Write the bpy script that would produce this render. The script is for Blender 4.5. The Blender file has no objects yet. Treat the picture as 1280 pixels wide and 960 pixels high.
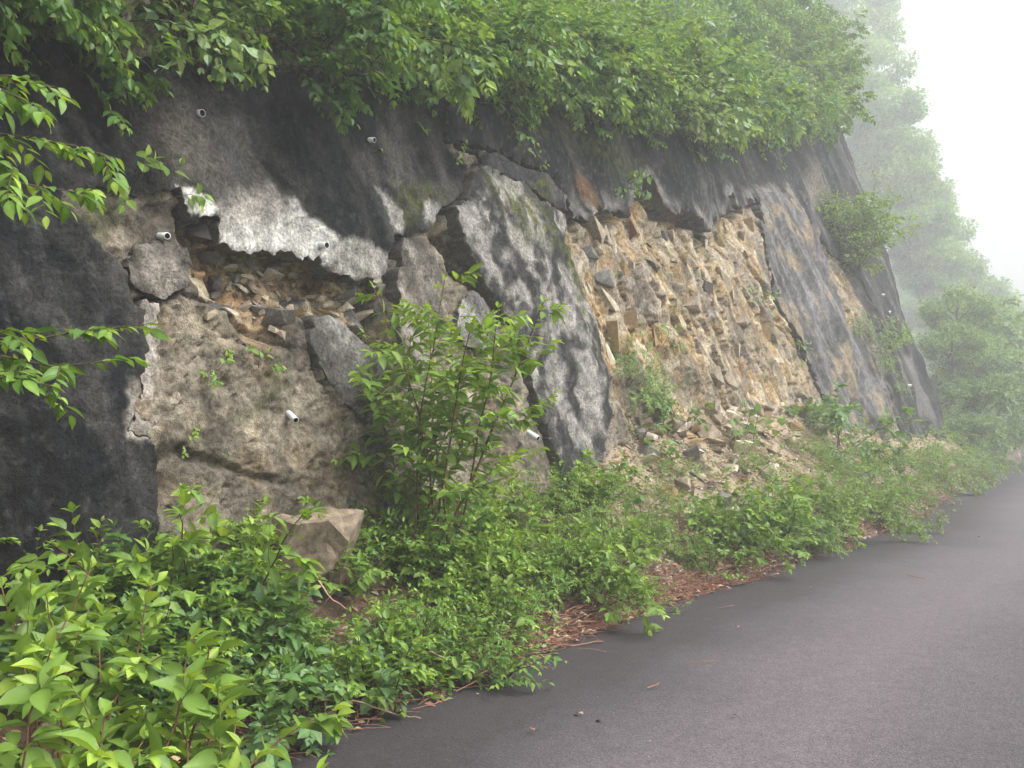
import bpy, bmesh, math, random
import numpy as np
from mathutils import Vector, Matrix, noise as mnoise
from mathutils.geometry import delaunay_2d_cdt
from mathutils.bvhtree import BVHTree

SC = bpy.context.scene
COL = SC.collection
# ------------------------------------------------------------------ camera
CAM = np.array([0.0, 0.0, 1.5]); FPX = 1200.0; PITCH = math.atan(50 / FPX)
cd = bpy.data.cameras.new('camera'); co = bpy.data.objects.new('camera', cd); COL.objects.link(co)
cd.sensor_width = 36; cd.lens = 36 * FPX / 1280; cd.clip_start = 0.05; cd.clip_end = 600
co.location = CAM; co.rotation_euler = (math.pi / 2 + PITCH, 0, 0)
SC.camera = co
# ------------------------------------------------------------------ world, sun, exposure
SUN_EL, SUN_AZ = math.radians(47), math.radians(106)      # azimuth from +Y towards +X
w = bpy.data.worlds.new('World'); SC.world = w; w.use_nodes = True
nt = w.node_tree; nt.nodes.clear()
sky = nt.nodes.new('ShaderNodeTexSky'); sky.sky_type = 'NISHITA'; sky.sun_disc = False
sky.sun_elevation = SUN_EL; sky.sun_rotation = SUN_AZ; sky.dust_density = 8; sky.air_density = 1.2
hs = nt.nodes.new('ShaderNodeHueSaturation'); hs.inputs['Saturation'].default_value = 0.12
bg = nt.nodes.new('ShaderNodeBackground'); bg.inputs[1].default_value = 0.125
out = nt.nodes.new('ShaderNodeOutputWorld')
nt.links.new(sky.outputs[0], hs.inputs['Color']); nt.links.new(hs.outputs[0], bg.inputs[0]); nt.links.new(bg.outputs[0], out.inputs[0])
sd = bpy.data.lights.new('sun', 'SUN'); so = bpy.data.objects.new('sun', sd); COL.objects.link(so)
sd.energy = 1.2; sd.angle = math.radians(28); sd.color = (1.0, 0.96, 0.9)
sdir = Vector((math.sin(SUN_AZ) * math.cos(SUN_EL), math.cos(SUN_AZ) * math.cos(SUN_EL), math.sin(SUN_EL)))
so.rotation_euler = sdir.to_track_quat('Z', 'Y').to_euler(); so.location = (0, 0, 40)
SC.view_settings.view_transform = 'Standard'; SC.view_settings.look = 'None'
SC.view_settings.exposure = 1.5; SC.view_settings.gamma = 1.0
SC.view_settings.use_curve_mapping = False
SC.render.engine = 'CYCLES'
SC.cycles.use_denoising = True
SC.cycles.max_bounces = 6; SC.cycles.diffuse_bounces = 3; SC.cycles.glossy_bounces = 2
SC.cycles.transmission_bounces = 3; SC.cycles.volume_bounces = 1; SC.cycles.transparent_max_bounces = 4
SC.cycles.caustics_reflective = False; SC.cycles.caustics_refractive = False
HAZE_DENSITY = 0.0068

# ------------------------------------------------------------------ small helpers
def clamp01(a): return np.clip(a, 0, 1)
def smooth(a, b, x):
    t = clamp01((np.asarray(x, float) - a) / (b - a)); return t * t * (3 - 2 * t)
_rs = np.random.RandomState(7)
PERM = np.concatenate([_rs.permutation(256)] * 3)
_g = _rs.normal(size=(256, 3)); GRAD = _g / np.linalg.norm(_g, axis=1)[:, None]
def pnoise(x, y, z=0.0):
    x, y, z = np.broadcast_arrays(np.asarray(x, float), np.asarray(y, float), np.asarray(z, float))
    xi, yi, zi = np.floor(x).astype(int), np.floor(y).astype(int), np.floor(z).astype(int)
    xf, yf, zf = x - xi, y - yi, z - zi
    u, v, s = [t * t * t * (t * (t * 6 - 15) + 10) for t in (xf, yf, zf)]
    r = 0
    for a in (0, 1):
        for b in (0, 1):
            for c in (0, 1):
                h = PERM[(PERM[(PERM[(xi + a) & 255] + yi + b) & 255] + zi + c) & 255]
                g = GRAD[h]
                d = g[..., 0] * (xf - a) + g[..., 1] * (yf - b) + g[..., 2] * (zf - c)
                r = r + d * (u if a else 1 - u) * (v if b else 1 - v) * (s if c else 1 - s)
    return r * 1.6
def fbm(x, y, z=0.0, o=4, gain=0.5, lac=2.03):
    a, r, s = 1.0, 0, 1.0
    for i in range(o):
        r = r + a * pnoise(x * s, y * s, z * s + i * 7.3); a *= gain; s *= lac
    return r
def ridged(x, y, z=0.0, o=4):
    a, r, s = 1.0, 0, 1.0
    for i in range(o):
        r = r + a * (1 - 2 * np.abs(pnoise(x * s, y * s, z * s + i * 3.1))); a *= 0.5; s *= 2.1
    return r / 2
def hash2(i, j, k):
    return ((np.sin(i * 127.1 + j * 311.7 + k * 74.7) * 43758.5453) % 1.0)
def voronoi(x, y, seed=0.0):
    """nearest jittered-grid cell: id hash, dx, dy, F2-F1"""
    xi, yi = np.floor(x), np.floor(y)
    f1 = np.full(x.shape, 9.0); f2 = f1.copy(); hid = np.zeros(x.shape); bx = np.zeros(x.shape); by = np.zeros(x.shape)
    for a in (-1, 0, 1):
        for b in (-1, 0, 1):
            cx, cy = xi + a, yi + b
            px = cx + 0.1 + 0.8 * hash2(cx, cy, seed); py = cy + 0.1 + 0.8 * hash2(cx, cy, seed + 5.5)
            d = np.hypot(x - px, y - py)
            near = d < f1
            f2 = np.where(near, f1, np.minimum(f2, d))
            hid = np.where(near, hash2(cx, cy, seed + 9.1), hid)
            bx = np.where(near, x - px, bx); by = np.where(near, y - py, by)
            f1 = np.where(near, d, f1)
    return hid, bx, by, f2 - f1
def facets(x, y, seed, amp, tilt):
    hid, dx, dy, e = voronoi(x, y, seed)
    gx = (hash2(hid * 91, 1.0, seed) - .5) * 2; gy = (hash2(hid * 57, 2.0, seed) - .5) * 2
    return (hid - .5) * amp + (gx * dx + gy * dy) * tilt, hid, e

def ray(px, py):
    cx, cy = (px - 640) / FPX, (480 - py) / FPX
    c, s = math.cos(PITCH), math.sin(PITCH)
    return np.array([cx, c - cy * s, s + cy * c])
def ground_px(px, py, z=0.0):
    d = ray(px, py); t = (z - CAM[2]) / d[2]
    return CAM + d * t
def at_depth(px, py, depth):
    d = ray(px, py); return CAM + d * (depth / d[1])
def pin(P, poly):
    """points inside polygon"""
    poly = np.asarray(poly); x, y = P[:, 0], P[:, 1]
    r = np.zeros(len(P), bool); j = len(poly) - 1
    for i in range(len(poly)):
        xi, yi = poly[i]; xj, yj = poly[j]
        c = ((yi > y) != (yj > y))
        with np.errstate(divide='ignore', invalid='ignore'):
            r ^= c & (x < (xj - xi) * (y - yi) / (yj - yi + 1e-12) + xi)
        j = i
    return r
def pdist(P, poly, closed=True):
    poly = np.asarray(poly, float); best = np.full(len(P), 1e9)
    n = len(poly)
    for i in range(n if closed else n - 1):
        a, b = poly[i], poly[(i + 1) % n]; ab = b - a
        t = clamp01(((P - a) @ ab) / (ab @ ab + 1e-12))
        d = P - a - t[:, None] * ab
        best = np.minimum(best, np.hypot(d[:, 0], d[:, 1]))
    return best
def sdf(P, poly):
    d = pdist(P, poly); return np.where(pin(P, poly), -d, d)

def set_col(me, cols, name='Col'):
    a = me.color_attributes.new(name, 'FLOAT_COLOR', 'POINT')
    c = np.ones((len(me.vertices), 4), np.float32); c[:, :3] = cols
    a.data.foreach_set('color', c.ravel())
def mesh_np(name, V, F, mats=(), cols=None, mi=None, shade=True):
    """V (n,3); F list of (m,k) integer arrays"""
    me = bpy.data.meshes.new(name)
    if not isinstance(F, (list, tuple)): F = [F]
    F = [np.asarray(f, np.int32) for f in F if len(f)]
    nl = sum(f.size for f in F); npoly = sum(len(f) for f in F)
    me.vertices.add(len(V)); me.vertices.foreach_set('co', np.asarray(V, np.float32).ravel())
    me.loops.add(nl); me.polygons.add(npoly)
    me.loops.foreach_set('vertex_index', np.concatenate([f.ravel() for f in F]))
    tot = np.concatenate([np.full(len(f), f.shape[1], np.int32) for f in F])
    st = np.concatenate([[0], np.cumsum(tot)[:-1]]).astype(np.int32)
    me.polygons.foreach_set('loop_start', st); me.polygons.foreach_set('loop_total', tot)
    for m in mats: me.materials.append(m)
    if mi is not None: me.polygons.foreach_set('material_index', np.asarray(mi, np.int32))
    me.polygons.foreach_set('use_smooth', np.full(npoly, bool(shade)))
    me.update(calc_edges=True); me.validate()
    if cols is not None: set_col(me, cols)
    return me
def obj(name, me, parent=None, loc=None):
    o = bpy.data.objects.new(name, me); COL.objects.link(o)
    if parent is not None: o.parent = parent
    if loc is not None: o.location = loc
    return o
def tag(o, label=None, cat=None, group=None, kind=None):
    if label: o['label'] = label
    if cat: o['category'] = cat
    if group: o['group'] = group
    if kind: o['kind'] = kind
    return o
def empty(name, loc, rz=0.0, sc=1.0):
    o = bpy.data.objects.new(name, None); COL.objects.link(o)
    o.location = loc; o.rotation_euler = (0, 0, rz); o.scale = (sc, sc, sc); o.empty_display_size = 0.1
    return o
def grid_faces(nu, nv):
    i = np.arange(nu - 1)[:, None] * nv + np.arange(nv - 1)[None, :]
    return np.stack([i, i + nv, i + nv + 1, i + 1], -1).reshape(-1, 4)

# ------------------------------------------------------------------ materials
def mat(name):
    m = bpy.data.materials.new(name); m.use_nodes = True
    n = m.node_tree; n.nodes.clear()
    o = n.nodes.new('ShaderNodeOutputMaterial')
    return m, n, o
def N(n, t, **kw):
    x = n.nodes.new(t)
    for k, v in kw.items():
        if k.startswith('i_'): x.inputs[k[2:].replace('_', ' ')].default_value = v
        else: setattr(x, k, v)
    return x
def mineral(name, scale=30, vary=0.5, bump=0.5, rough=0.92, bdist=0.01, col=None, fine=140, coarse=.0):
    """colour from the point colour attribute (or col), broken up by noise, with bump"""
    m, n, o = mat(name)
    L = n.links.new
    tc = N(n, 'ShaderNodeTexCoord'); P = tc.outputs['Object']
    if col is None:
        a = N(n, 'ShaderNodeAttribute', attribute_name='Col'); base = a.outputs['Color']
    else:
        a = N(n, 'ShaderNodeRGB'); a.outputs[0].default_value = (*col, 1); base = a.outputs[0]
    n1 = N(n, 'ShaderNodeTexNoise'); n1.inputs['Scale'].default_value = scale; n1.inputs['Detail'].default_value = 7; n1.inputs['Roughness'].default_value = 0.65
    n2 = N(n, 'ShaderNodeTexNoise'); n2.inputs['Scale'].default_value = fine; n2.inputs['Detail'].default_value = 3
    L(P, n1.inputs['Vector']); L(P, n2.inputs['Vector'])
    r1 = N(n, 'ShaderNodeMapRange'); r1.inputs[1].default_value = .3; r1.inputs[2].default_value = .7; r1.inputs[3].default_value = 1 - vary; r1.inputs[4].default_value = 1 + vary
    r2 = N(n, 'ShaderNodeMapRange'); r2.inputs[1].default_value = .3; r2.inputs[2].default_value = .7; r2.inputs[3].default_value = 1 - vary * .5; r2.inputs[4].default_value = 1 + vary * .5
    L(n1.outputs['Fac'], r1.inputs[0]); L(n2.outputs['Fac'], r2.inputs[0])
    mu = N(n, 'ShaderNodeMath', operation='MULTIPLY'); L(r1.outputs[0], mu.inputs[0]); L(r2.outputs[0], mu.inputs[1])
    mx = N(n, 'ShaderNodeVectorMath', operation='SCALE'); L(base, mx.inputs[0]); L(mu.outputs[0], mx.inputs['Scale'])
    n3 = N(n, 'ShaderNodeTexNoise'); n3.inputs['Scale'].default_value = scale * .22; n3.inputs['Detail'].default_value = 9; n3.inputs['Roughness'].default_value = .72; L(P, n3.inputs['Vector'])
    r3 = N(n, 'ShaderNodeMapRange'); r3.inputs[1].default_value = .36; r3.inputs[2].default_value = .64; r3.inputs[3].default_value = 1 - coarse; r3.inputs[4].default_value = 1 + coarse * .8
    L(n3.outputs['Fac'], r3.inputs[0])
    mx3 = N(n, 'ShaderNodeVectorMath', operation='SCALE'); L(mx.outputs[0], mx3.inputs[0]); L(r3.outputs[0], mx3.inputs['Scale']); mx = mx3
    b = N(n, 'ShaderNodeBsdfPrincipled'); b.inputs['Roughness'].default_value = rough
    b.inputs['Specular IOR Level'].default_value = 0.08
    L(mx.outputs[0], b.inputs['Base Color'])
    ad = N(n, 'ShaderNodeMath', operation='MULTIPLY_ADD'); L(n2.outputs['Fac'], ad.inputs[0]); ad.inputs[1].default_value = .35; L(n1.outputs['Fac'], ad.inputs[2])
    bp = N(n, 'ShaderNodeBump'); bp.inputs['Strength'].default_value = bump; bp.inputs['Distance'].default_value = bdist
    L(ad.outputs[0], bp.inputs['Height']); L(bp.outputs[0], b.inputs['Normal'])
    L(b.outputs[0], o.inputs[0])
    return m
def leaf_mat(name, trans=0.35, rough=0.45, sat=1.0):
    m, n, o = mat(name); L = n.links.new
    a = N(n, 'ShaderNodeAttribute', attribute_name='Col')
    tc = N(n, 'ShaderNodeTexCoord')
    n1 = N(n, 'ShaderNodeTexNoise'); n1.inputs['Scale'].default_value = 45; n1.inputs['Detail'].default_value = 3; L(tc.outputs['Object'], n1.inputs['Vector'])
    r1 = N(n, 'ShaderNodeMapRange'); r1.inputs[3].default_value = .7; r1.inputs[4].default_value = 1.3; L(n1.outputs['Fac'], r1.inputs[0])
    mx = N(n, 'ShaderNodeVectorMath', operation='SCALE'); L(a.outputs['Color'], mx.inputs[0]); L(r1.outputs[0], mx.inputs['Scale'])
    b = N(n, 'ShaderNodeBsdfPrincipled'); b.inputs['Roughness'].default_value = rough; b.inputs['Specular IOR Level'].default_value = .35
    L(mx.outputs[0], b.inputs['Base Color'])
    t = N(n, 'ShaderNodeBsdfTranslucent')
    tcx = N(n, 'ShaderNodeVectorMath', operation='MULTIPLY'); tcx.inputs[1].default_value = (1.5, 1.35, 0.6); L(mx.outputs[0], tcx.inputs[0]); L(tcx.outputs[0], t.inputs[0])
    ms = N(n, 'ShaderNodeMixShader'); ms.inputs[0].default_value = trans
    L(b.outputs[0], ms.inputs[1]); L(t.outputs[0], ms.inputs[2]); L(ms.outputs[0], o.inputs[0])
    return m
M = dict(
    rock=mineral('rock_face_mat', 22, .6, 1.0, bdist=.035, coarse=.45),
    shot=mineral('shotcrete_mat', 42, .55, 1.0, bdist=.03, fine=190, coarse=.45),
    broken=mineral('broken_concrete', 40, .4, .8, coarse=.3),
    soil=mineral('soil_mat', 35, .5, .9, bdist=.02),
    stone=mineral('stone_mat', 26, .4, .6, bdist=.012, coarse=.25),
    stem=mineral('stem_mat', 60, .3, .3, bdist=.003),
    pipe=mineral('pipe_plastic', 20, .2, .05, rough=.35, col=(.60, .61, .62)),
    pipein=mineral('pipe_inside', 20, .1, .05, rough=.7, col=(.03, .03, .035)),
    leaf=leaf_mat('leaf_mat'),
)
# ------------------------------------------------------------------ the slope face: u along it, h height, w outwards
TH = math.radians(34.0)
DU = np.array([math.sin(TH), math.cos(TH), 0]); NO = np.array([math.cos(TH), -math.sin(TH), 0]); UP = np.array([0, 0, 1.0])
B0 = np.array([-1.87, 5.78, 0.0])
def bat(u): return .15 + .15 * smooth(2, 16, u)
def face(u, h, w=0.0):
    u = np.asarray(u, float); h = np.asarray(h, float); w = np.asarray(w, float)
    u, h, w = np.broadcast_arrays(u, h, w)
    back = bat(u) * h + .10 * np.maximum(0, u - 25.5) ** 2
    return B0 + u[..., None] * DU + h[..., None] * UP + (w - back)[..., None] * NO
def uh(px, py):
    """pixel of the reference view -> (u, h) on the slope face"""
    d = ray(px, py); u, h = 5.0, 2.0
    for _ in range(40):
        # intersect the ray with the local plane through face(u, h)
        p = face(u, h); e = 1e-3
        pu = (face(u + e, h) - p) / e; ph = (face(u, h + e) - p) / e
        A = np.stack([pu, ph, -d], 1)
        s = np.linalg.solve(A, CAM - p)
        st = np.clip(s[:2], -3, 3); u += st[0]; h += st[1]
        if abs(s[0]) + abs(s[1]) < 1e-5: break
    return np.array([u, h])
def UH(pts): return np.array([uh(*p) for p in pts])
def depth_u(u): return (B0 + u * DU)[1]

_top = UH([(-60, 60), (150, 80), (530, 105), (700, 135), (800, 160), (1000, 165), (1100, 180)]); _top = np.concatenate([_top, [_top[-1] + [6.0, .3], _top[-1] + [12.0, .3]]])
def htop(u): return np.interp(u, _top[:, 0], _top[:, 1])
_con = UH([(-60, 800), (120, 720), (200, 690), (350, 662), (480, 645), (600, 612), (690, 590), (745, 545), (815, 505), (900, 495), (1000, 492), (1060, 520), (1110, 532), (1170, 530)])
def hcon(u): return np.interp(u, _con[:, 0], _con[:, 1])

def w_low(u, h):
    """shared slow undulation of slope and shotcrete"""
    r = .10 * fbm(u * .55, h * .6, 3.0, 3)
    k = smooth(13, 17, u)
    a = (u + h * .55)                     # leaning folds towards the far end
    r = r + (.04 + .16 * k) * pnoise(a * .75, h * .22, 9.0) + (.02 + .05 * k) * pnoise(a * 1.9, h * .4, 4.0)
    k2 = smooth(4.0, 6, u) * (1 - k)
    r = r + k2 * .10 * pnoise(a * 1.3, h * .3, 2.0)
    return r

# outlines seen in the photograph, turned into face coordinates
P_SHEET_L = [(-120, 20), (150, 70), (400, 88), (556, 110), (557, 182), (572, 197), (587, 206), (580, 238), (577, 244), (566, 254), (552, 258), (546, 268), (538, 290), (524, 288), (512, 296), (498, 292), (490, 296), (488, 306), (481, 318), (481, 338), (474, 350), (464, 347), (448, 351), (432, 343), (412, 340), (402, 333), (398, 319), (389, 325), (383, 318), (377, 324), (370, 316), (360, 310), (346, 317), (331, 312), (318, 314), (303, 313), (290, 308), (275, 304), (273, 274), (266, 268), (252, 270), (243, 279), (235, 271), (222, 256), (219, 235), (200, 238), (165, 244), (140, 243), (120, 236), (82, 243), (80, 258), (105, 285), (125, 312), (148, 335), (160, 362), (166, 385), (180, 387), (183, 440), (180, 462), (155, 538), (175, 545), (195, 552), (202, 600), (200, 760), (150, 830), (-120, 960)]
P_SHEET_R = [(562, 110), (700, 140), (800, 165), (1000, 170), (1095, 180), (1128, 230), (1168, 380), (1196, 520), (1200, 620), (1128, 620), (1113, 528), (1104, 455), (1090, 388), (1076, 352), (1062, 330), (1040, 318), (1028, 296), (1012, 272), (1002, 258), (988, 244), (966, 239), (950, 246), (940, 252), (934, 246), (926, 262), (918, 258), (912, 240), (905, 246), (911, 262), (902, 274), (892, 270), (886, 289), (879, 288), (876, 274), (866, 273), (856, 264), (848, 262), (838, 267), (829, 260), (822, 238), (814, 220), (805, 222), (802, 250), (794, 238), (786, 254), (780, 268), (762, 264), (745, 257), (736, 266), (730, 276), (714, 270), (708, 250), (694, 236), (688, 222), (672, 212), (654, 207), (638, 197), (618, 187), (600, 181), (578, 178), (562, 172)]
P_STRIP = [(596, 188), (615, 192), (636, 202), (655, 212), (676, 219), (686, 230), (704, 246), (707, 263), (692, 258), (676, 252), (664, 240), (648, 228), (626, 220), (606, 208)]
P_SLAB_C = [(590, 209), (600, 206), (622, 220), (640, 228), (656, 238), (668, 252), (684, 260), (702, 268), (703, 286), (700, 299), (712, 312), (722, 338), (734, 372), (744, 418), (750, 462), (757, 512), (752, 570), (742, 640), (700, 640), (700, 590), (684, 548), (668, 505), (652, 458), (634, 424), (614, 388), (600, 362), (588, 334), (577, 312), (569, 290), (564, 262), (580, 250)]
P_SLAB_G = [(588, 362), (598, 372), (606, 392), (618, 416), (606, 440), (580, 430), (568, 408), (572, 382)]
P_SLAB_H = [(948, 232), (990, 228), (1012, 250), (1024, 284), (1030, 322), (1046, 372), (1062, 408), (1088, 448), (1102, 520), (1104, 600), (1056, 600), (1036, 500), (1012, 452), (990, 408), (972, 372), (962, 330), (952, 286)]
P_LUMP_I = [(152, 336), (168, 308), (196, 300), (230, 312), (238, 332), (234, 350), (218, 364), (204, 372), (186, 368), (166, 362)]
P_SLAB_J = [(392, 394), (420, 398), (440, 416), (470, 446), (484, 482), (478, 520), (452, 528), (430, 506), (406, 470), (388, 430)]
P_SLAB_K = [(504, 298), (520, 298), (536, 300), (548, 330), (552, 372), (548, 420), (530, 470), (502, 470), (498, 420), (496, 352)]
P_SLAB_W = [(166, 390), (178, 376), (196, 380), (198, 430), (192, 470), (196, 520), (190, 548), (158, 538), (180, 492)]
P_HOLE1 = [(236, 278), (270, 266), (276, 300), (330, 308), (400, 318), (420, 338), (480, 348), (484, 300), (500, 288), (490, 440), (486, 468), (470, 440), (440, 410), (392, 392), (372, 380), (352, 425), (318, 420), (300, 380), (262, 365), (245, 340)]
P_HOLE2 = [(552, 300), (566, 296), (590, 340), (604, 372), (596, 368), (570, 340)]
P_HOLE3 = [(740, 250), (815, 215), (835, 262), (880, 280), (905, 240), (950, 246), (940, 300), (880, 320), (800, 310), (750, 290)]
P_OCHRE = [(702, 286), (740, 258), (806, 222), (880, 285), (950, 246), (960, 330), (1000, 420), (1040, 520), (960, 520), (760, 560), (745, 420)]
P_OCHRE2 = [(1012, 280), (1040, 318), (1062, 345), (1080, 400), (1066, 410), (1050, 380), (1034, 340)]
sheets = {}
UHP = {k: UH(v) for k, v in dict(SL=P_SHEET_L, SR=P_SHEET_R, ST=P_STRIP, SC=P_SLAB_C, SG=P_SLAB_G, SH=P_SLAB_H, LI=P_LUMP_I, SJ=P_SLAB_J, SK=P_SLAB_K, SW=P_SLAB_W, H1=P_HOLE1, H2=P_HOLE2, H3=P_HOLE3, OC=P_OCHRE, O2=P_OCHRE2).items()}
UHP['SR'][5:9] = [(30.5, 7.0), (30.5, 4.0), (30.5, 2.0), (30.5, .2)]; UHP['SR'][9] = (UHP['SR'][10][0] + .2, .3); UHP['SR'][4] = (UHP['SR'][4][0] + 1, htop(UHP['SR'][4][0] + 1) + .05)

# ---- rock face
def lin(r, g, b):
    f = lambda c: (c / 255 / 12.92) if c <= 10 else ((c / 255 + .055) / 1.055) ** 2.4
    return np.array([f(r), f(g), f(b)])
def mixc(a, b, t): return a + (b - a) * np.asarray(t)[..., None]
C_MORT, C_MORT2, C_OCH, C_OCH2, C_PALE, C_GREY, C_DARK = np.array([.23, .20, .155]), np.array([.125, .108, .085]), np.array([.35, .245, .125]), np.array([.28, .19, .10]), np.array([.43, .365, .26]), np.array([.21, .195, .18]), np.array([.06, .056, .052])
def build_rock_face():
    ucols = [-7.0]
    while ucols[-1] < 31: ucols.append(ucols[-1] + max(.024, 2.9 * max(4.5, depth_u(ucols[-1])) / 1200))
    us = np.array(ucols); nv = 280
    tv = np.linspace(0, 1, nv)
    U = np.repeat(us[:, None], nv, 1); H = -.2 + tv[None, :] * (htop(us)[:, None] + .5)
    p = np.stack([U.ravel(), H.ravel()], 1); u, h = p[:, 0], p[:, 1]
    wl = w_low(u, h)
    # jog the coordinates so that outlines are ragged
    q = p + .035 * np.stack([fbm(u * 4, h * 4, 1.0, 3), fbm(u * 4, h * 4, 8.0, 3)], 1)
    sheet = np.zeros(len(p), bool)
    for k in ('SL', 'SR', 'ST', 'SC', 'SH'): sheet |= sdf(p, UHP[k]) < -.06
    h1 = smooth(.10, -.06, sdf(q, UHP['H1'])); h2 = smooth(.08, -.04, sdf(q, UHP['H2'])); h3 = smooth(.25, -.12, sdf(q, UHP['H3']))
    oc = np.maximum(smooth(.35, -.25, sdf(q, UHP['OC'])), smooth(.12, -.08, sdf(q, UHP['O2'])))
    right = smooth(3.6, 4.6, u)
    # block structure: leaning beds
    a = u * math.cos(.45) + h * math.sin(.45); b = -u * math.sin(.45) + h * math.cos(.45)
    f1, id1, e1 = facets(a * 3.0 + .3 * fbm(u * 3, h * 3, 5.0, 3), b * 1.3, 2.0, .085, .08)
    f2, id2, e2 = facets(a * 8.0 + .3 * fbm(u * 7, h * 7, 6.0, 2), b * 4.5, 4.0, .045, .06)
    g1, idg, eg = facets(u * 4.2 + .5 * fbm(u * 2, h * 2, 2.0, 2), h * 4.8, 7.0, .10, .12)     # chunky blocks in the hole
    lump = .06 * fbm(u * 1.6, h * 1.6, 4.0, 4) + .022 * ridged(u * 2.6, h * 2.2, 6.0, 4)
    vein = ridged(a * 2.6, b * .55, 3.3, 3)
    _, idm, em = facets(u * 1.5 + .5 * fbm(u * 2.2, h * 2.2, 4.4, 4), h * 1.7 + .5 * fbm(u * 2.2, h * 2.2, 6.6, 4), 3.0, .1, .1)
    lump = lump + .02 * (idm - .5) - .035 * smooth(.05, .0, em)
    w = wl + (1 - right) * (lump + .028 * fbm(u * 8, h * 8, 2.0, 5, .6)) - .03
    w = w + right * (f1 * 1.0 + f2 * .8 + .03 * vein - .02) * (.5 + .5 * oc) + right * .05 * fbm(a * 2.2, b * .7, 8.0, 3)
    w = np.where(h1 > 0, w * (1 - h1) + h1 * (wl - .26 + g1 * 1.1 + f2 * .9), w)
    w = w - h2 * .22 - h3 * (.16 + .5 * np.abs(f1))
    # cracks as grooves
    for line, dep, wid in (([(492, 290), (485, 320), (484, 352), (486, 400), (488, 470), (482, 520)], .5, .055), ([(557, 182), (572, 197), (588, 206), (580, 245), (562, 262), (553, 292), (575, 327), (603, 368)], .24, .032), ([(578, 180), (620, 189), (660, 209), (690, 229), (712, 262), (730, 278)], .3, .05), ([(600, 207), (640, 227), (680, 259), (704, 269)], .25, .03), ([(240, 272), (262, 300), (270, 320)], .25, .06), ([(166, 384), (200, 377), (226, 366)], .22, .03), ([(905, 245), (912, 262), (926, 268), (950, 250)], .3, .08), ([(735, 268), (745, 260), (780, 270), (800, 250), (812, 224), (830, 264), (870, 278), (888, 290)], .3, .09), ([(392, 420), (400, 470), (420, 500), (434, 530)], .08, .02),
                           ([(200, 380), (214, 470), (205, 560), (210, 640)], .05, .02), ([(240, 372), (300, 380), (372, 436)], .06, .02), ([(640, 420), (668, 500), (690, 560), (700, 600)], .2, .05),
                           ([(230, 565), (300, 590), (345, 600)], .07, .03), ([(880, 330), (895, 380), (902, 402)], .18, .05), ([(905, 250), (940, 330), (980, 410), (1010, 450)], .12, .05)):
        d = pdist(q, UH(line), False); w = w - dep * smooth(wid * 1.6, wid * .3, d)
    w = np.where(sheet, wl - .14, w)
    # colours of the stone itself
    n1 = fbm(u * 1.3, h * 1.3, 11.0, 4); n2 = fbm(u * 3.5, h * 3.5, 12.0, 4); n3 = fbm(a * 3, b * .8, 13.0, 3)
    c = mixc(C_MORT, C_MORT2, smooth(-.15, .45, n1)); c = mixc(c, C_PALE * .62, smooth(.12, .6, n2) * .7); c = c * (.8 + .4 * idm)[:, None]
    c = mixc(c, C_OCH2 * .6, smooth(.15, .55, fbm(u * 2.1, h * 2.1, 17.0, 3)) * .4)
    cr = mixc(C_GREY * .85, C_MORT2, smooth(-.2, .4, n3)); cr = mixc(cr, C_DARK, smooth(.2, .6, n1) * .6); cr = mixc(cr, C_PALE * .8, smooth(.25, .6, n2) * .7)
    c = mixc(c, cr, right)
    och = mixc(C_OCH, C_OCH2, id1); och = mixc(och, C_PALE, smooth(.55, .8, id2)); och = mixc(och, C_GREY * .9, smooth(.75, .9, id1) * .6)
    och = mixc(och, C_MORT * .9, smooth(.05, .45, n3) * .6)
    c = mixc(c, och, oc * (.55 + .45 * smooth(-.3, .2, n1)))
    hc = mixc(C_OCH2, C_PALE * .9, idg); hc = mixc(hc, C_GREY * .7, smooth(.6, .7, hash2(idg * 33, 1, 1))); hc = mixc(hc, C_OCH, smooth(.1, .5, n2) * .5)
    c = mixc(c, hc, np.maximum(h1, h2))
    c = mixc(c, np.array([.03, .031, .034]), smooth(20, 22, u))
    c = mixc(c, np.array([.07, .085, .03]), smooth(.35, .65, fbm(u * 1.9, h * 2.4, 31.0, 3)) * .5)
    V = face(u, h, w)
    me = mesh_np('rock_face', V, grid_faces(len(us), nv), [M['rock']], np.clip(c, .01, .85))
    o = obj('rock_face', me); tag(o, 'weathered brown and ochre cut rock slope beside the road', kind='structure')
    return o
rock_face = build_rock_face()

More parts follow.
